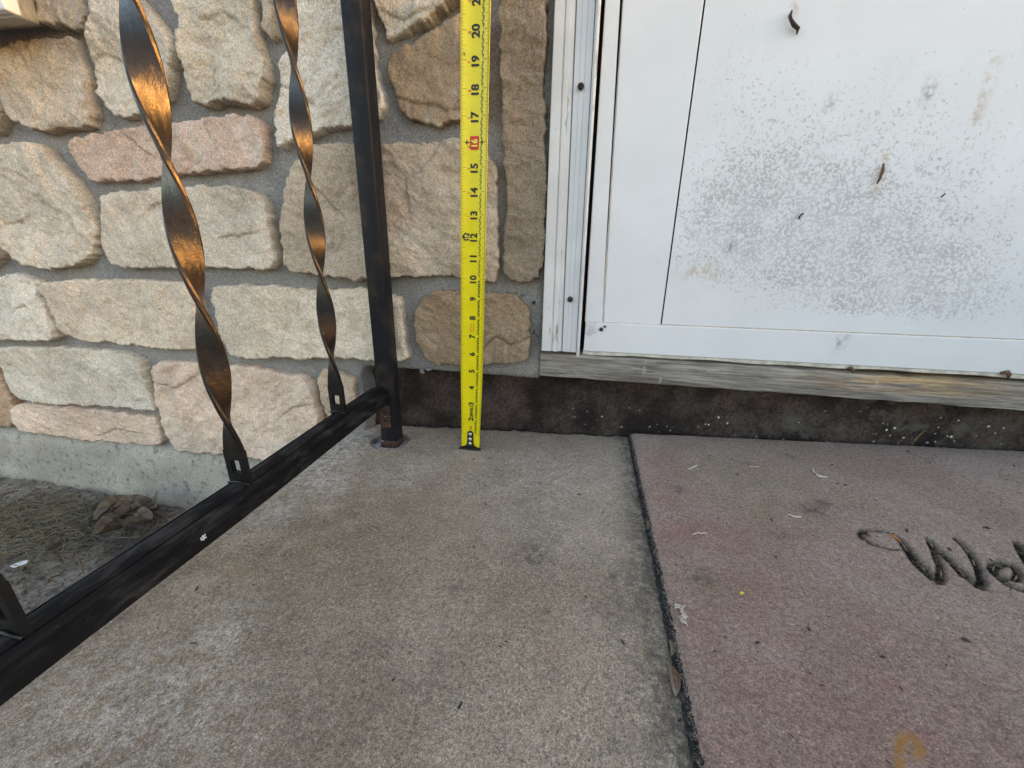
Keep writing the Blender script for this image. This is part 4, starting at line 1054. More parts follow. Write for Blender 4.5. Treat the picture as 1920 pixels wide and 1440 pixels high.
ys = list(lines((Y0, -0.6, 0.1), (-0.6, Y1, 0.012)))
for nm, up in (('bottom_rail', 0.0), ('top_rail', 0.80)):
    pv = []
    for y_ in ys:
        xc_, zc_ = rail_at(y_)
        for a, b in prof:
            pv.append((xc_ + a * 1.214 / 1000, y_, zc_ - 0.0235 + b / 1000 * 0.98 + up))
    n = len(prof)
    fs = [(k * n + j, k * n + (j + 1) % n, (k + 1) * n + (j + 1) % n, (k + 1) * n + j) for k in range(len(ys) - 1) for j in range(n)]
    fs += [tuple(range(n)), tuple((len(ys) - 1) * n + j for j in range(n))[::-1]]
    mk(nm, pv, fs, M['rail'], rail, False)
RX = POST_X
# bracket under the rail end, with two screw holes
br = MB().box(RX - 0.009, RX + 0.007, py0 - 0.0022, py0 - 0.0003, 0.022, 0.0600).build('bracket', M['rust'], rail, False, 0.0006)
for z_ in (0.0345, 0.0505):
    MB().tube([(RX - 0.002, py0 - 0.0028, z_), (RX - 0.002, py0 - 0.0005, z_)], 0.0026, 10).build('screw_hole', M['dark'], br, True)
MB().tube([(RX - 0.014, py0 - 0.006, 0.0395), (RX - 0.004, py0 - 0.004, 0.0405), (RX + 0.004, py0 - 0.0035, 0.0405)], [0.0006, 0.0009, 0.0012], 6).build('wire', M['rust'], rail, True)

def baluster(bx0, y0, zstop, yaw0=0.0):
    mb_ = MB()
    W, T = 0.0199, 0.0044
    RX, RT = bx0, float(rail_at(y0)[1])
    zs = [zstop + 0.0035 * k for k in range(int((0.865 - zstop) / 0.0035) + 1)]
    for z_ in zs:
        s = max(0.0, z_ - zstop)
        s = s - 0.008 * (1 - math.exp(-s / 0.008)) * 0.6
        th = -math.pi * s / 0.1005 + yaw0
        c_, s_ = math.cos(th), math.sin(th)
        for a, b in ((-W / 2 + 0.0012, -T / 2), (W / 2 - 0.0012, -T / 2), (W / 2, -T / 2 + 0.0012), (W / 2, T / 2 - 0.0012), (W / 2 - 0.0012, T / 2), (-W / 2 + 0.0012, T / 2), (-W / 2, T / 2 - 0.0012), (-W / 2, -T / 2 + 0.0012)):
            mb_.v.append((RX + a * c_ - b * s_, y0 + a * s_ + b * c_, z_))
    n_ = 8
    for k in range(len(zs) - 1):
        for j in range(n_):
            mb_.f.append((k * n_ + j, k * n_ + (j + 1) % n_, (k + 1) * n_ + (j + 1) % n_, (k + 1) * n_ + j))
    zl0, zl1 = RT + 0.0095, min(zstop - 0.006, RT + 0.0225)
    hw = 0.0046
    # flat foot with its slot, butted under the twist
    def bx(x0, x1, z0, z1):
        mb_.box(RX + x0, RX + x1, y0 - T / 2, y0 + T / 2, z0, z1)
    bx(-W / 2, W / 2, RT - 0.006, zl0)
    bx(-W / 2, -hw, zl0, zl1)
    bx(hw, W / 2, zl0, zl1)
    bx(-W / 2, W / 2, zl1, zstop)
    o_ = mb_.build('baluster', M['black'], rail, False)
    co = o_.data
    co.polygons.foreach_set('use_smooth', np.array([k < (len(zs) - 1) * n_ for k in range(len(co.polygons))]))
    e = o_.modifiers.new('edges', 'EDGE_SPLIT')
    e.split_angle = math.radians(38)
    w_ = MB().tube([(RX - W / 2 - 0.001, y0 - T / 2 - 0.0008, RT - 0.0012), (RX, y0 - T / 2 - 0.0012, RT + 0.0010), (RX + W / 2 + 0.001, y0 - T / 2 - 0.0008, RT - 0.0012)], 0.0010, 7).build('weld', M['black'], o_, True)
    return o_
for x0_, y0, zs_ in ((-0.151, -0.0925, 0.1215), (-0.1475, -0.2489, 0.1118), (-0.154, -0.396, 0.110)):
    baluster(x0_, y0, zs_)
MB().box(RX - h, RX + h, Y0 - 0.03, Y0 - 0.0045, -0.03, 0.90).build('post', M['post'], rail, True, 0.0022, 3)
mb = MB()
for k in range(7):
    a = k * 0.9
    mb.tube([(float(rail_at(-0.3035)[0]) + 0.0172, -0.3035 + 0.0021 * math.cos(a) * (k > 0), 0.0645 + 0.0016 * math.sin(a) * (k > 0)), (float(rail_at(-0.3035)[0]) + 0.0179, -0.3035 + 0.0021 * math.cos(a) * (k > 0), 0.0645 + 0.0016 * math.sin(a) * (k > 0))], [0.0008, 0.0005], 7)
mb.build('paint_speck', M['chip'], rail, True)

# ---------------------------------------------------------------- tape measure
tape = thing('tape_measure', 'yellow tape blade standing hook down on the stoop, black inch numbers up its length', 'tape measure', (0, 0, 0))
IN = 0.0254
TW = 0.03175
TZ1 = 0.72
def surf(u_, z_, off=0.0):
    """point on the blade: u -1..1 across, z height; the hollow side faces the street"""
    flat = 0.25 + 0.75 * min(1.0, max(0.0, (z_ - 0.02) / 0.28))
    sag = 0.0046 * flat
    a = abs(u_)
    yv = -sag * (a ** 2.0 if a > 0.0 else 0)
    nx = 2 * sag * u_ / (TW / 2)
    xc = 0.0378 * z_ + 0.0012 * math.sin(z_ * 9.0) * 0.4
    yc = -0.050 * z_ + sag * 0.4
    return (xc + u_ * TW / 2 * (0.84 + 0.16 * min(1.0, 0.25 + z_ / 0.16)) + off * nx * -1, yc + yv - off, z_)
us = np.linspace(-1, 1, 17)
zs = lines((0.0015, TZ1, 0.008))
pv = [surf(a, b, 0.0) for b in zs for a in us] + [surf(a, b, -0.0004) for b in zs for a in us]
n, m_ = len(us), len(zs)
fs = []
for k in range(m_ - 1):
    for j in range(n - 1):
        a = k * n + j
        fs.append((a, a + 1, a + n + 1, a + n))
        b = m_ * n + a
        fs.append((b, b + n, b + n + 1, b + 1))
    for j in (0, n - 1):
        a = k * n + j
        fs.append((a, a + n, m_ * n + a + n, m_ * n + a))
mk('blade', pv, fs, M['tape'], tape, True)

_gl = {}
def glyphs(s, bold=0.0):
    if (s, bold) not in _gl:
        cu = bpy.data.curves.new('t', 'FONT')
        cu.body = s
        cu.align_x = 'CENTER'
        cu.offset = bold
        cu.resolution_u = 4
        ob = bpy.data.objects.new('t', cu)
        me = ob.to_mesh()
        v_ = np.array([x.co[:2] for x in me.vertices])
        f_ = [tuple(p_.vertices) for p_ in me.polygons]
        ob.to_mesh_clear()
        bpy.data.objects.remove(ob)
        bpy.data.curves.remove(cu)
        lo, hi = v_.min(0), v_.max(0)
        v_ = v_ - (lo + hi) / 2
        _gl[(s, bold)] = (v_ / (hi[1] - lo[1]), f_)
    return _gl[(s, bold)]

class Print:
    """flat print laid on the blade"""
    def __init__(self):
        self.v, self.f = [], []
    def text(self, s, uc, zc, cap, bold=0.02, off=0.00025, squeeze=1.0):
        # text reads upwards: along +z, tops of the letters towards -u
        v_, f_ = glyphs(s, bold)
        b = len(self.v)
        for a, c_ in v_:
            self.v.append(surf(uc - c_ * cap / (TW / 2), zc + a * cap * squeeze, off))
        self.f += [tuple(b + k for k in x) for x in f_]
    def poly(self, pts, off=0.0002):
        b = len(self.v)
        self.v += [surf(a, c_, off) for a, c_ in pts]
        self.f.append(tuple(b + k for k in range(len(pts))))
    def rect(self, u0, u1, z0, z1, off=0.0002):
        self.poly([(u0, z0), (u1, z0), (u1, z1), (u0, z1)], off)
    def build(self, name, m):
        return mk(name, self.v, self.f, m, tape, False)
tk = Print()
top_in = int(TZ1 / IN)
for k in range(16, top_in * 16):
    z_ = k / 16 * IN
    L = {0: 0.36, 8: 0.30, 4: 0.24, 12: 0.24}.get(k % 16, 0.19 if k % 2 == 0 else 0.13)
    if k % 16 == 0:
        tk.rect(-1, -0.62, z_ - 0.00017, z_ + 0.00017)
        tk.rect(0.52, 1, z_ - 0.00019, z_ + 0.00019)
    else:
        tk.rect(-1, -1 + L, z_ - 0.00015, z_ + 0.00015)
        tk.rect(1 - L, 1, z_ - 0.00016, z_ + 0.00016)
    if k % 2 == 0 and k % 16:
        fr = {2: '1/8', 4: '1/4', 6: '3/8', 8: '1/2', 10: '5/8', 12: '3/4', 14: '7/8'}[k % 16]
        tk.text(fr, 0.53 if k % 4 else 0.46, z_, 0.0021, 0.02)
        if k < 10 * 16:
            tk.rect(0.40, 0.62, z_ - 0.00045, z_ + 0.00045)
o = tk.build('tick_marks', M['ink'])
o['kind'] = 'stuff'
def text_part(name, m, *a, **k):
    p_ = Print()
    p_.text(*a, **k)
    return p_.build(name, m)
for k in range(2, 27):
    z_ = k * IN - 0.0004
    if k == 16:
        b = Print()
        pts = []
        for cx_, cz_, a0 in ((0.26, 0.0056, 0), (-0.26, 0.0056, 90), (-0.26, -0.0056, 180), (0.26, -0.0056, 270)):
            for a in (0, 30, 60, 90):
                w_ = math.radians(a0 + a)
                pts.append((-0.02 + cx_ + 0.08 * math.cos(w_), z_ + cz_ + 0.0013 * math.sin(w_)))
        b.poly(pts, 0.0001)
        b.build('red_box', M['red'])
        text_part('numeral', M['yink'], '16', -0.02, z_, 0.0080, 0.035, 0.0010, 0.9)
        continue
    text_part('numeral', M['ink'], str(k), -0.02, z_, 0.0092 if k > 9 else 0.0085, 0.040, 0.0003, 1.0)
    if 13 <= k <= 23:
        text_part('red_numeral', M['red'], str(k - 12), -0.42, z_ - 0.0012, 0.0036, 0.01, 0.0002)
text_part('red_numeral', M['red'], '4', -0.42, 16 * IN - 0.0046, 0.0036, 0.01, 0.0002)
for s_ in (-1, 1):                                           # arrows either side of 16
    c_ = 0.46 * s_
    z_ = 16 * IN
    b = Print()
    b.poly([(c_ + s_ * 0.22, z_), (c_ + s_ * 0.08, z_ + 0.0030), (c_ + s_ * 0.08, z_ + 0.0006), (c_ - s_ * 0.08, z_ + 0.0006), (c_ - s_ * 0.08, z_ - 0.0006), (c_ + s_ * 0.08, z_ - 0.0006), (c_ + s_ * 0.08, z_ - 0.0030)], 0.0003)
    b.build('arrow_mark', M['ink'])
z_ = 12 * IN                                                 # one-foot mark beside 12
b = Print()
b.poly([(-0.92, z_), (-0.64, z_ - 0.0060), (-0.64, z_ - 0.0042), (-0.36, z_ - 0.0042), (-0.36, z_ + 0.0042), (-0.64, z_ + 0.0042), (-0.64, z_ + 0.0060)], 0.0002)
b.build('foot_mark', M['ink'])
text_part('foot_numeral', M['yink'], '1F', -0.55, z_, 0.0052, 0.03, 0.0007, 0.9)
z_ = 19.2 * IN
b = Print()
b.poly([(-0.66, z_), (-0.74, z_ + 0.0004), (-0.77, z_ + 0.0020), (-0.80, z_ + 0.0004), (-0.88, z_), (-0.80, z_ - 0.0004), (-0.77, z_ - 0.0020), (-0.74, z_ - 0.0004)], 0.0002)
b.build('diamond_mark', M['ink'])
text_part('maker_name', M['ink'], 'DEWALT', 0.02, 2.50 * IN, 0.0054, 0.05, 0.0003, 0.72)
b = Print()
b.rect(-0.14, 0.12, 1.42 * IN - 0.0003, 1.42 * IN + 0.0003)
for zz_ in (1.35, 1.49):
    b.rect(-0.12, 0.10, zz_ * IN - 0.0010, zz_ * IN + 0.0007, 0.00022)
for c_ in (-0.16, 0.06):
    for j in range(9):
        b.rect(c_ - 0.05, c_ + 0.05 - 0.02 * (j % 3 == 0), (7.22 + j * 0.055) * IN, (7.25 + j * 0.055) * IN)
o = b.build('small_print', M['red'])
o['kind'] = 'stuff'
# hook: riveted keyhole plate with a lip at the floor
half = [(0.0, 0.0312), (0.10, 0.0310), (0.20, 0.0300), (0.27, 0.0282), (0.29, 0.026), (0.29, 0.0140), (0.32, 0.0095), (0.42, 0.0060), (0.62, 0.0042), (0.95, 0.0030), (1.06, 0.0012), (1.06, 0.0)]
pts = [(-a, b) for a, b in half[::-1]] + half[1:]
pts = [(a - 0.03 * (b > 0.005), b) for a, b in pts]
mb = MB()
f0 = lambda a, b: (surf(0, b)[0] + a * TW / 2, surf(0, b, 0.0019)[1], b)
f1 = lambda a, b: (surf(0, b)[0] + a * TW / 2, surf(0, b, 0.0004)[1], b)
mb.prism(pts, f0, f1)
hk = mb.build('hook', M['hook'], tape, False, 0.0003, 1)
MB().box(-TW / 2 * 1.06, TW / 2 * 1.06, -0.0062, 0.0008, 0.0003, 0.0018).build('hook_lip', M['hook'], hk, False, 0.0005)
for z_ in (0.0258, 0.0175, 0.0098):
    x = surf(-0.03, z_)[0]
    y_ = surf(0, z_, 0.0019)[1]
    MB().tube([(x, y_ + 0.0003, z_), (x, y_ - 0.0005, z_), (x, y_ - 0.0009, z_)], [0.0026, 0.0026, 0.0014], 12).build('rivet', M['rivet'], hk, True)

# ---------------------------------------------------------------- doormat
MT = 0.0095                                                  # pile height above the stoop
mat_o = thing('doormat', 'faded mauve doormat with dark script letters lying below the white door', 'doormat', (0, 0, 0))
U0 = np.linspace(0, 1, 330)
U0 = np.concatenate([[0, 0], U0 * 0.9, [0.94, 1.0, 1.0]])
V0 = np.concatenate([[0], np.linspace(0, 1, 240), [1]])
Us, Vs, q = gridmesh(U0, V0)
nv = len(V0)
iu, iv = np.arange(len(Us)) // nv, np.arange(len(Us)) % nv
yb, yt = -0.372, 0.0638
X = np.interp(Vs, [0, 1], [0.2328 - 0.0002, MAT_TL[0]])
xl = X + 0.0006
Y = yb + (yt - yb) * Vs + Us * 0.008 * (Vs)
X = xl + (1.0 - xl) * Us
X += (iu <= 2) * fbm(p3(Y, Y * 0, 330, 3), 3, 0.7) * 0.0011
Z = slab_z(X) + MT + fbm(p3(X, Y, 22, 6), 3) * 0.0006 + fbm(p3(X, Y, 210, 3), 2) * 0.0005
e = np.minimum(np.minimum(X - xl, yt + 0.006 - Y), Y - yb).clip(0, 1)
Z -= 0.0018 * np.exp(-e / 0.0018)
P2 = np.stack([X, Y], 1)
groove = np.zeros(len(X))
WID = [[1.2, 1.4, 1.6, 1.8, 1.9, 2.0, 1.2, 1.0, 1.1, 1.6, 2.2, 3.2, 3.9, 3.9, 3.2], [2.4, 2.6, 2.2, 2.0, 1.8, 1.6], [1.6, 2.2, 2.8, 3.2, 3.6, 3.2], [2.6, 2.6, 2.2, 2.2, 2.0, 2.0], [2.0, 2.2, 2.4, 2.2, 2.4, 3.0, 3.2, 3.0, 3.0, 2.8, 2.6, 2.4, 2.0], [2.6, 2.8, 3.2, 3.2, 2.4]]
# the rest of the word, past the picture's edge, in the same hand
bx0, by0 = 0.584, -0.196
def pen(dx_, pts): return [(bx0 + dx_ + a, by0 + b) for a, b in pts]
more = [pen(0.0, [(0.022, 0.026), (0.012, 0.034), (0.002, 0.024), (0.001, 0.010), (0.010, 0.0), (0.024, 0.006)]),
        pen(0.035, [(0.012, 0.032), (0.001, 0.022), (0.002, 0.004), (0.014, 0.0), (0.024, 0.012), (0.022, 0.026), (0.012, 0.032), (0.032, 0.028)]),
        pen(0.072, [(0.0, 0.032), (0.004, 0.0), (0.012, 0.026), (0.020, 0.030), (0.022, 0.0), (0.030, 0.026), (0.038, 0.030), (0.041, 0.004), (0.048, 0.002)]),
        pen(0.130, [(0.0, 0.012), (0.018, 0.018), (0.020, 0.028), (0.010, 0.033), (0.0, 0.020), (0.004, 0.004), (0.016, 0.0), (0.030, 0.008)])]
LET = [np.array(l) for l in LETTERS] + [np.array(l) for l in more]
WID += [[2.4] * len(l) for l in more]
for l, w_ in zip(LET, WID):
    w_ = list(w_) + [w_[-1]] * (len(l) - len(w_))
    sel = np.where((X > l[:, 0].min() - 0.01) & (X < l[:, 0].max() + 0.01) & (Y > l[:, 1].min() - 0.01) & (Y < l[:, 1].max() + 0.01))[0]
    for (a, b), wa, wb in zip(zip(l[:-1], l[1:]), w_[:-1], w_[1:]):
        ab = b - a
        t = np.clip(((P2[sel] - a) @ ab) / (ab @ ab + 1e-12), 0, 1)
        d = np.linalg.norm(P2[sel] - a - t[:, None] * ab, axis=1)
        wd = (wa + (wb - wa) * t) * 0.00112
        d = d + fbm(p3(X[sel], Y[sel], 300, 2), 2) * 0.0005
        groove[sel] = np.maximum(groove[sel], 1 - sstep(wd * 0.75, wd * 1.15 + 0.0006, d))
Z -= groove * 0.0052
Z += groove * fbm(p3(X, Y, 260, 12), 2) * 0.0008
ringd = segdist(P2, np.array(MAT_RING), False)
low = (iu == 0) | (iv == 0) | (iv == nv - 1) | (iu == len(U0) - 1)
Z[low] = slab_z(X[low]) + 0.0012
side = low[q].any(1)
mk('pile', np.stack([X, Y, Z], 1), q, [M['pile'], M['rubber']], mat_o, True, dict(
    red=blobs(X, Y, MAT_RED), green=blobs(X, Y, MAT_GREEN), spot=blobs(X, Y, MAT_DARK), ring=np.exp(-(ringd / 0.0021) ** 2), groove=groove), side.astype(np.int32))
# ragged rubber backing that shows along the left edge
ys = lines((yb, yt - 0.002, 0.002))
mb = MB()
rr = np.random.RandomState(4)
xe = np.interp(ys, [yb, yt], [0.2328, MAT_TL[0]]) - 0.0042
xe = xe + fbm(p3(ys, ys * 0, 160, 6), 4, 0.7) * 0.0012
for x, y_ in zip(xe, ys):
    z_ = slab_z(x)
    mb.v += [(x, y_, z_ + 0.0008), (x + 0.0004, y_, z_ + 0.0030), (x + 0.006, y_, z_ + 0.0046), (x + 0.006, y_, z_ + 0.0008)]
mb.f = [(4 * k + j, 4 * k + 4 + j, 4 * k + 4 + (j + 1) % 4, 4 * k + (j + 1) % 4) for k in range(len(ys) - 1) for j in range(4)] + [(0, 1, 2, 3), tuple(4 * len(ys) - 4 + j for j in range(4))[::-1]]
mb.build('rubber_backing', M['rubber'], mat_o)
# loose tufts of fibre along that edge and over the pile
mb = MB()
for k in range(1500):
    y_ = rr.uniform(yb, yt)
    x = np.interp(y_, [yb, yt], [0.2328, MAT_TL[0]]) + rr.normal(0, 0.0010)
    z_ = slab_z(x) + rr.uniform(0.003, MT)
    a = rr.uniform(0, 6.28)
    L = rr.uniform(0.0015, 0.0040)
    b = len(mb.v)
    mb.v += [(x, y_, z_), (x + 0.0004 * math.cos(a + 1.5), y_ + 0.0004 * math.sin(a + 1.5), z_), (x + L * math.cos(a), y_ + L * math.sin(a), z_ + rr.uniform(-0.001, 0.002))]
    mb.f.append((b, b + 1, b + 2))
o = mb.build('edge_fibres', [M['pile']], mat_o)
o['kind'] = 'stuff'

# ---------------------------------------------------------------- small litter
TG = 'white thread scraps on the doormat'
tl = ['white thread scrap with an upturned end near the back left corner of the mat', 'short faint white thread scrap between the other scraps near the mat back edge',
      'largest forked white thread scrap near the back of the mat', 'pale wavy thread scrap up and left of the capital letter',
      'thin white thread scrap on the reddest part of the mat', 'tangled white thread knot on the left edge of the mat']
tw = [0.0007, 0.0004, 0.0008, 0.0007, 0.0005, 0.0004]
for k, (pts, lab) in enumerate(zip(THREADS, tl)):
    mb = MB()
    base = [(x, y_, slab_z(x) + MT + 0.0012) for x, y_ in pts]
    pp = []
    for a, b in zip(base[:-1], base[1:]):
        for t in (0, 0.34, 0.67):
            pp.append([a[i] + (b[i] - a[i]) * t + rr.normal(0, 0.0006 if i < 2 else 0.0003) for i in range(3)])
    pp.append(base[-1])
    mb.tube(pp, tw[k], 6)
    if k == 2:
        mb.tube([pp[3], (pp[3][0] - 0.001, pp[3][1] - 0.005, pp[3][2]), (pp[3][0] + 0.003, pp[3][1] - 0.008, pp[3][2])], 0.0009, 6)
    if k == 5:
        for j in range(4):
            w_ = [(x + rr.normal(0, 0.0018), y_ + rr.normal(0, 0.0018), z_ + abs(rr.normal(0, 0.0008))) for x, y_, z_ in pp]
            mb.tube(w_, 0.0004, 5)
    tag(mb.build('thread_scrap', M['thread'], None, True), lab, 'thread', TG)
x, y_ = YELLOW
o = MB().tube([(x - 0.0016, y_ - 0.0008, slab_z(x) + MT + 0.0014), (x + 0.0002, y_, slab_z(x) + MT + 0.0022), (x + 0.0018, y_ + 0.0008, slab_z(x) + MT + 0.0014)], [0.0007, 0.0013, 0.0007], 7).build('petal_fleck', M['yellow'], None, True)
tag(o, 'tiny yellow fleck lying alone on the mauve mat', 'fleck')

def podshape(name, a, b, lab, wide, m_in, m_rim, cat='seed pod'):
    (x0, y0), (x1, y1) = a, b
    t_ = thing(name, lab, cat, (x0, y0, slab_z(x0)))
    d_ = Vector((x1 - x0, y1 - y0, 0))
    L = d_.length
    d_.normalize()
    s_ = Vector((-d_.y, d_.x, 0))
    n_ = 12
    for part, w0, lift, mm in (('shell', 1.0, 0.0, m_rim), ('core', 0.55, 0.0012, m_in)):
        mb_ = MB()
        for k_ in range(n_ + 1):
            t = k_ / n_
            w_ = wide * w0 * math.sin(math.pi * min(1, max(0, t))) ** 0.7 + 0.0002
            tt = t if part == 'shell' else 0.12 + 0.76 * t
            c_ = d_ * (L * tt) + s_ * (0.0018 * math.sin(math.pi * tt)) + Vector((0, 0, 0.0022 + lift + 0.0014 * math.sin(math.pi * tt)))
            for j in range(8):
                an_ = 2 * math.pi * j / 8
                mb_.v.append(tuple(c_ + s_ * (w_ * math.cos(an_)) + Vector((0, 0, 0.45 * w_ * math.sin(an_)))))
        mb_.f = [(k_ * 8 + j, k_ * 8 + (j + 1) % 8, (k_ + 1) * 8 + (j + 1) % 8, (k_ + 1) * 8 + j) for k_ in range(n_) for j in range(8)]
        mb_.build(part, mm, t_, True)
    return t_
podshape('seed_pod', *PODS[0], 'open brown seed pod lying against the left edge of the mat', 0.0034, M['pod'], M['pod_rim'])
podshape('dry_leaf', *PODS[1], 'narrow pale dry leaf above the seed pod at the mat edge', 0.0022, M['leaf'], M['pod_rim'], 'leaf')
podshape('dry_leaf', *PODS[2], 'thin dark dry leaf at the back part of the mat edge', 0.0018, M['leaf'], M['leaf'], 'leaf')
mb = MB()
for k, (x, y_) in enumerate(CRUMBS[:9]):
    L = rr.uniform(0.0015, 0.003)
    a = rr.uniform(0, 3.1)
    z_ = slab_z(x) + MT + 0.0006
    mb.tube([(x - L * math.cos(a), y_ - L * math.sin(a), z_), (x, y_, z_ + 0.0005), (x + L * math.cos(a), y_ + L * math.sin(a), z_)], [0.0004, 0.0009, 0.0004], 5)
o = mb.build('crumbs', M['husk'], None, True)
o['kind'] = 'stuff'
o['label'] = 'dark crumbs of plant litter scattered over the mauve mat'
o['category'] = 'litter'
# grit on the stoop
mb = MB()
for k in range(420):
    x, y_ = rr.uniform(-0.19, 0.235), rr.uniform(-0.36, 0.06)
    r = rr.choice([0.0004, 0.0006, 0.0009], p=[.55, .35, .1])
    z_ = slab_z(x) + r * 0.5
    a = rr.uniform(0, 6.28)
    mb.tube([(x - r * 1.4 * math.cos(a), y_ - r * 1.4 * math.sin(a), z_), (x + r * 1.4 * math.cos(a), y_ + r * 1.4 * math.sin(a), z_ + r * 0.4)], [r, r * 0.7], 5)
o = mb.build('grit', [M['mortar']], None, True)
o['kind'] = 'stuff'
o['label'] = 'pale grit scattered over the concrete stoop'
o['category'] = 'grit'

mb = MB()
for k in range(520):
    if k % 2:
        x, y_ = rr.uniform(-0.19, 0.228), rr.uniform(-0.36, 0.055)
        z_ = slab_z(x) + 0.0006
    else:
        x, y_ = rr.uniform(0.25, 0.90), rr.uniform(-0.36, 0.06)
        z_ = slab_z(x) + MT + 0.0008
    r = rr.choice([0.0003, 0.0005, 0.0008], p=[.6, .32, .08])
    a = rr.uniform(0, 6.28)
    l_ = r * rr.uniform(1.2, 3.2)
    mb.tube([(x - l_ * math.cos(a), y_ - l_ * math.sin(a), z_), (x + l_ * math.cos(a), y_ + l_ * math.sin(a), z_ + r * 0.4)], [r, r * 0.6], 4)
o = mb.build('litter_bits', M['husk'], None, True)
o['kind'] = 'stuff'
o['label'] = 'fine dark plant bits strewn over stoop and mat'
o['category'] = 'litter'
mb = MB()
for l, sp in ((LET[0], (0.06, 0.10, 0.55)), (LET[1], (0.2, 0.8)), (LET[2], (0.1, 0.3, 0.6)), (LET[3], (0.4, 0.7)), (LET[4], (0.2, 0.5, 0.8)), (LET[0], (0.75, 0.9))):
    for t in sp:
        k = min(len(l) - 2, int(t * (len(l) - 1)))
        p_, q_ = l[k], l[k + 1]
        d_ = (q_ - p_) / (np.linalg.norm(q_ - p_) + 1e-9)
        c_ = p_ + (q_ - p_) * 0.5 + rr.normal(0, 0.0006, 2)
        h_ = rr.uniform(0.003, 0.0055)
        z_ = slab_z(c_[0]) + MT - 0.0022
        mb.tube([(c_[0] - d_[0] * h_, c_[1] - d_[1] * h_, z_), (c_[0], c_[1], z_ + 0.0008), (c_[0] + d_[0] * h_, c_[1] + d_[1] * h_, z_)], [0.0003, 0.0006, 0.0003], 5)
o = mb.build('groove_litter', M['pod_rim'], None, True)
o['kind'] = 'stuff'
o['label'] = 'dry needles and chaff caught in the mat lettering'
o['category'] = 'litter'
la, lb = LET[0][8], LET[0][10]
o = MB().tube([(la[0], la[1], slab_z(la[0]) + MT - 0.0012), ((la[0] + lb[0]) / 2, (la[1] + lb[1]) / 2 + 0.0008, slab_z(la[0]) + MT - 0.0004), (lb[0], lb[1], slab_z(lb[0]) + MT - 0.0012)], [0.0006, 0.0015, 0.0007], 6).build('leaf_scrap', plain('orange_leaf', (0.36, 0.14, 0.04), 0.8, 0.3, 200, 0.4), None, True)
tag(o, 'orange leaf scrap caught in the first stroke of the capital letter', 'leaf scrap')

# crumpled leaves, dry grass and twigs on the soil beside the foundation
cx_, cy_, cz_ = CLUMP
leafm = MB()
lf = thing('leaf_clump', 'crumpled brown dead leaf lying on the soil below the railing', 'dead leaf', (cx_, cy_, cz_))
for k in range(16):
    ox, oy = rr.normal(0, 0.028), rr.normal(0, 0.012)
    L, W_ = rr.uniform(0.018, 0.036), rr.uniform(0.010, 0.018)
    a = rr.uniform(0, 6.28)
    tilt, curl = rr.uniform(-0.5, 0.9), rr.uniform(0.4, 1.5)
    uu, vv_, qq = gridmesh(np.linspace(-1, 1, 9), np.linspace(-1, 1, 7))
    wv = np.sqrt(np.clip(1 - uu ** 2 * 0.92, 0, 1))
    lx, ly = uu * L, vv_ * W_ * wv
    lz = curl * (ly ** 2) / W_ * 1.2 + tilt * lx * 0.5 + 0.004 * perlin(p3(lx, ly, 90, k)) + 0.006 * rr.uniform(0, 1)
    X2, Y2 = lx * math.cos(a) - ly * math.sin(a) + ox, lx * math.sin(a) + ly * math.cos(a) + oy
    b = len(leafm.v)
    leafm.v += list(zip(X2, Y2, np.maximum(lz, -0.012) + 0.004 * (k % 4)))
    leafm.f += [tuple(b + i for i in f_) for f_ in qq]
leafm.build('leaf_blade', M['leaf'], lf, True)
mb = MB()
for k in range(620):
    g = GRASS[rr.randint(len(GRASS))]
    x, y_ = g[0] + rr.normal(0, 0.055), min(0.01, g[1] + rr.normal(0, 0.032))
    a = rr.uniform(0, 6.28)
    L = rr.uniform(0.015, 0.05)
    bend = rr.uniform(-1.4, 1.4)
    z_ = GZ + 0.004
    pp = []
    for t in (0, .33, .66, 1):
        pp.append((x, y_, z_ + rr.uniform(0, 0.005)))
        x += L / 3 * math.cos(a)
        y_ += L / 3 * math.sin(a)
        a += bend / 3
    y0_ = max(p_[1] for p_ in pp)
    if y0_ > 0.02:
        continue
    mb.tube(pp, [0.0006, 0.0008, 0.0007, 0.0004], 4, False)
o = mb.build('dry_grass', M['straw'], None, True)
o['kind'] = 'stuff'
o['label'] = 'matted dry grass on the soil at the foundation'
o['category'] = 'dry grass'
x, y_, z_ = CHIP
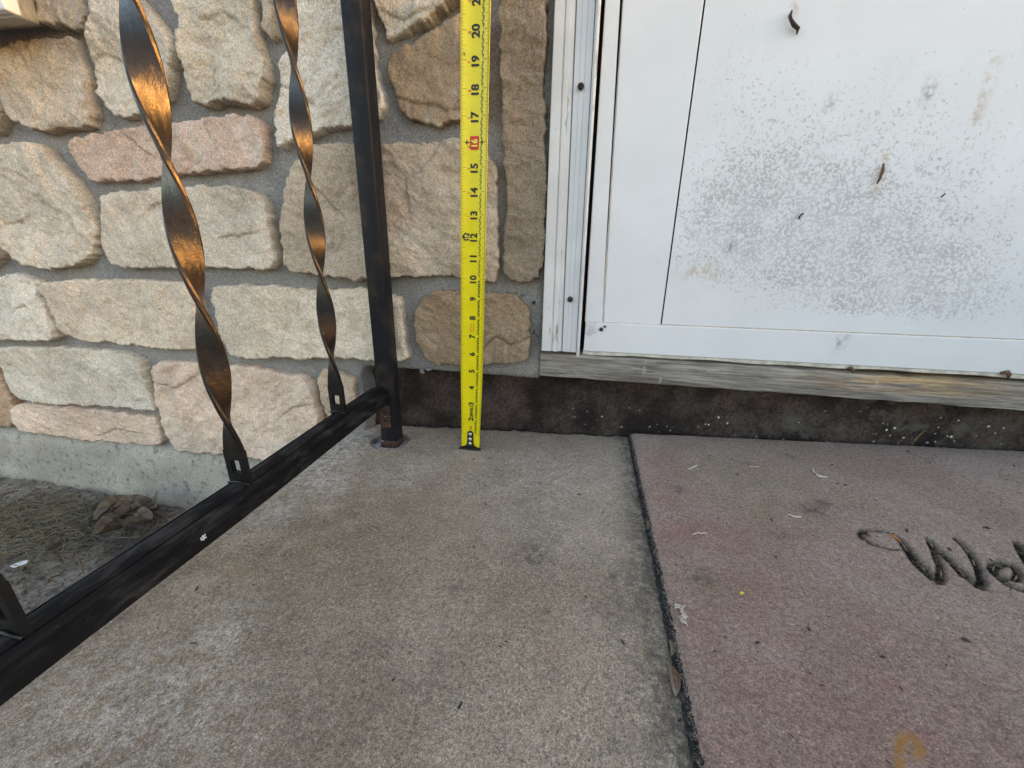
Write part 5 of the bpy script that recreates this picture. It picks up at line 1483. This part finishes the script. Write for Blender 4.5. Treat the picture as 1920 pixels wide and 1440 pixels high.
o = MB().prism([(-0.014, -0.004), (0.004, -0.008), (0.016, 0.001), (0.008, 0.007), (-0.006, 0.005)], lambda a, b: (x + a, y_ + b, z_ + 0.006 + a * 0.2), lambda a, b: (x + a, y_ + b, z_ + 0.0045 + a * 0.2)).build('paint_chip', M['chip'], None)
tag(o, 'white paint chip on the soil beside the nearest baluster', 'paint chip')
tlab = ['longest dark twig on the soil close to the railing', 'short dark twig on the soil nearest the front baluster', 'pale twig on the soil below the leaf clump', 'bent brown twig on the soil between grass and railing']
for k, ((a, b), lab) in enumerate(zip(TWIGS, tlab)):
    a, b = Vector(a), Vector(b)
    mid = (a + b) / 2 + Vector((rr.normal(0, 0.006), rr.normal(0, 0.006), 0.004))
    up = Vector((0, 0, 0.0055))
    tag(MB().tube([a + up, mid + up, b + up], [0.0009, 0.0014, 0.0006], 6).build('twig', M['straw'] if k == 2 else M['brown_husk'], None, True), lab, 'twig', 'twigs on the soil')
# pebbly crumbs of soil
mb = MB()
for k in range(900):
    x, y_ = rr.uniform(-1.15, -0.4), rr.uniform(-0.30, 0.012)
    r = rr.choice([0.0008, 0.0014, 0.0026], p=[.45, .40, .15])
    a = rr.uniform(0, 6.28)
    z_ = GZ + 0.001 - 0.014 * float(sstep(-1.0, -0.55, x))+r
    mb.tube([(x - r * math.cos(a), y_ - r * math.sin(a), z_), (x, y_, z_ + r * .5), (x + r * 1.2 * math.cos(a), y_ + r * 1.2 * math.sin(a), z_)], [r * .5, r, r * .4], 5)
o = mb.build('soil_crumbs', M['leaf'], None, True)
o['kind'] = 'stuff'
o['label'] = 'crumbs of soil and bark on the bare ground'
o['category'] = 'litter'
a, b = STEM
MB_ = MB().tube([(a[0], 0.070, slab_z(a[0]) + 0.004), (a[0] + 0.001, 0.068, slab_z(a[0]) + 0.02), (a[0] + 0.006, 0.066, slab_z(a[0]) + 0.036)], [0.0007, 0.0009, 0.0005], 6)
tag(MB_.build('weed_stem', M['stem'], None, True), 'thin green weed stem rising behind the mat under the sill board', 'weed')
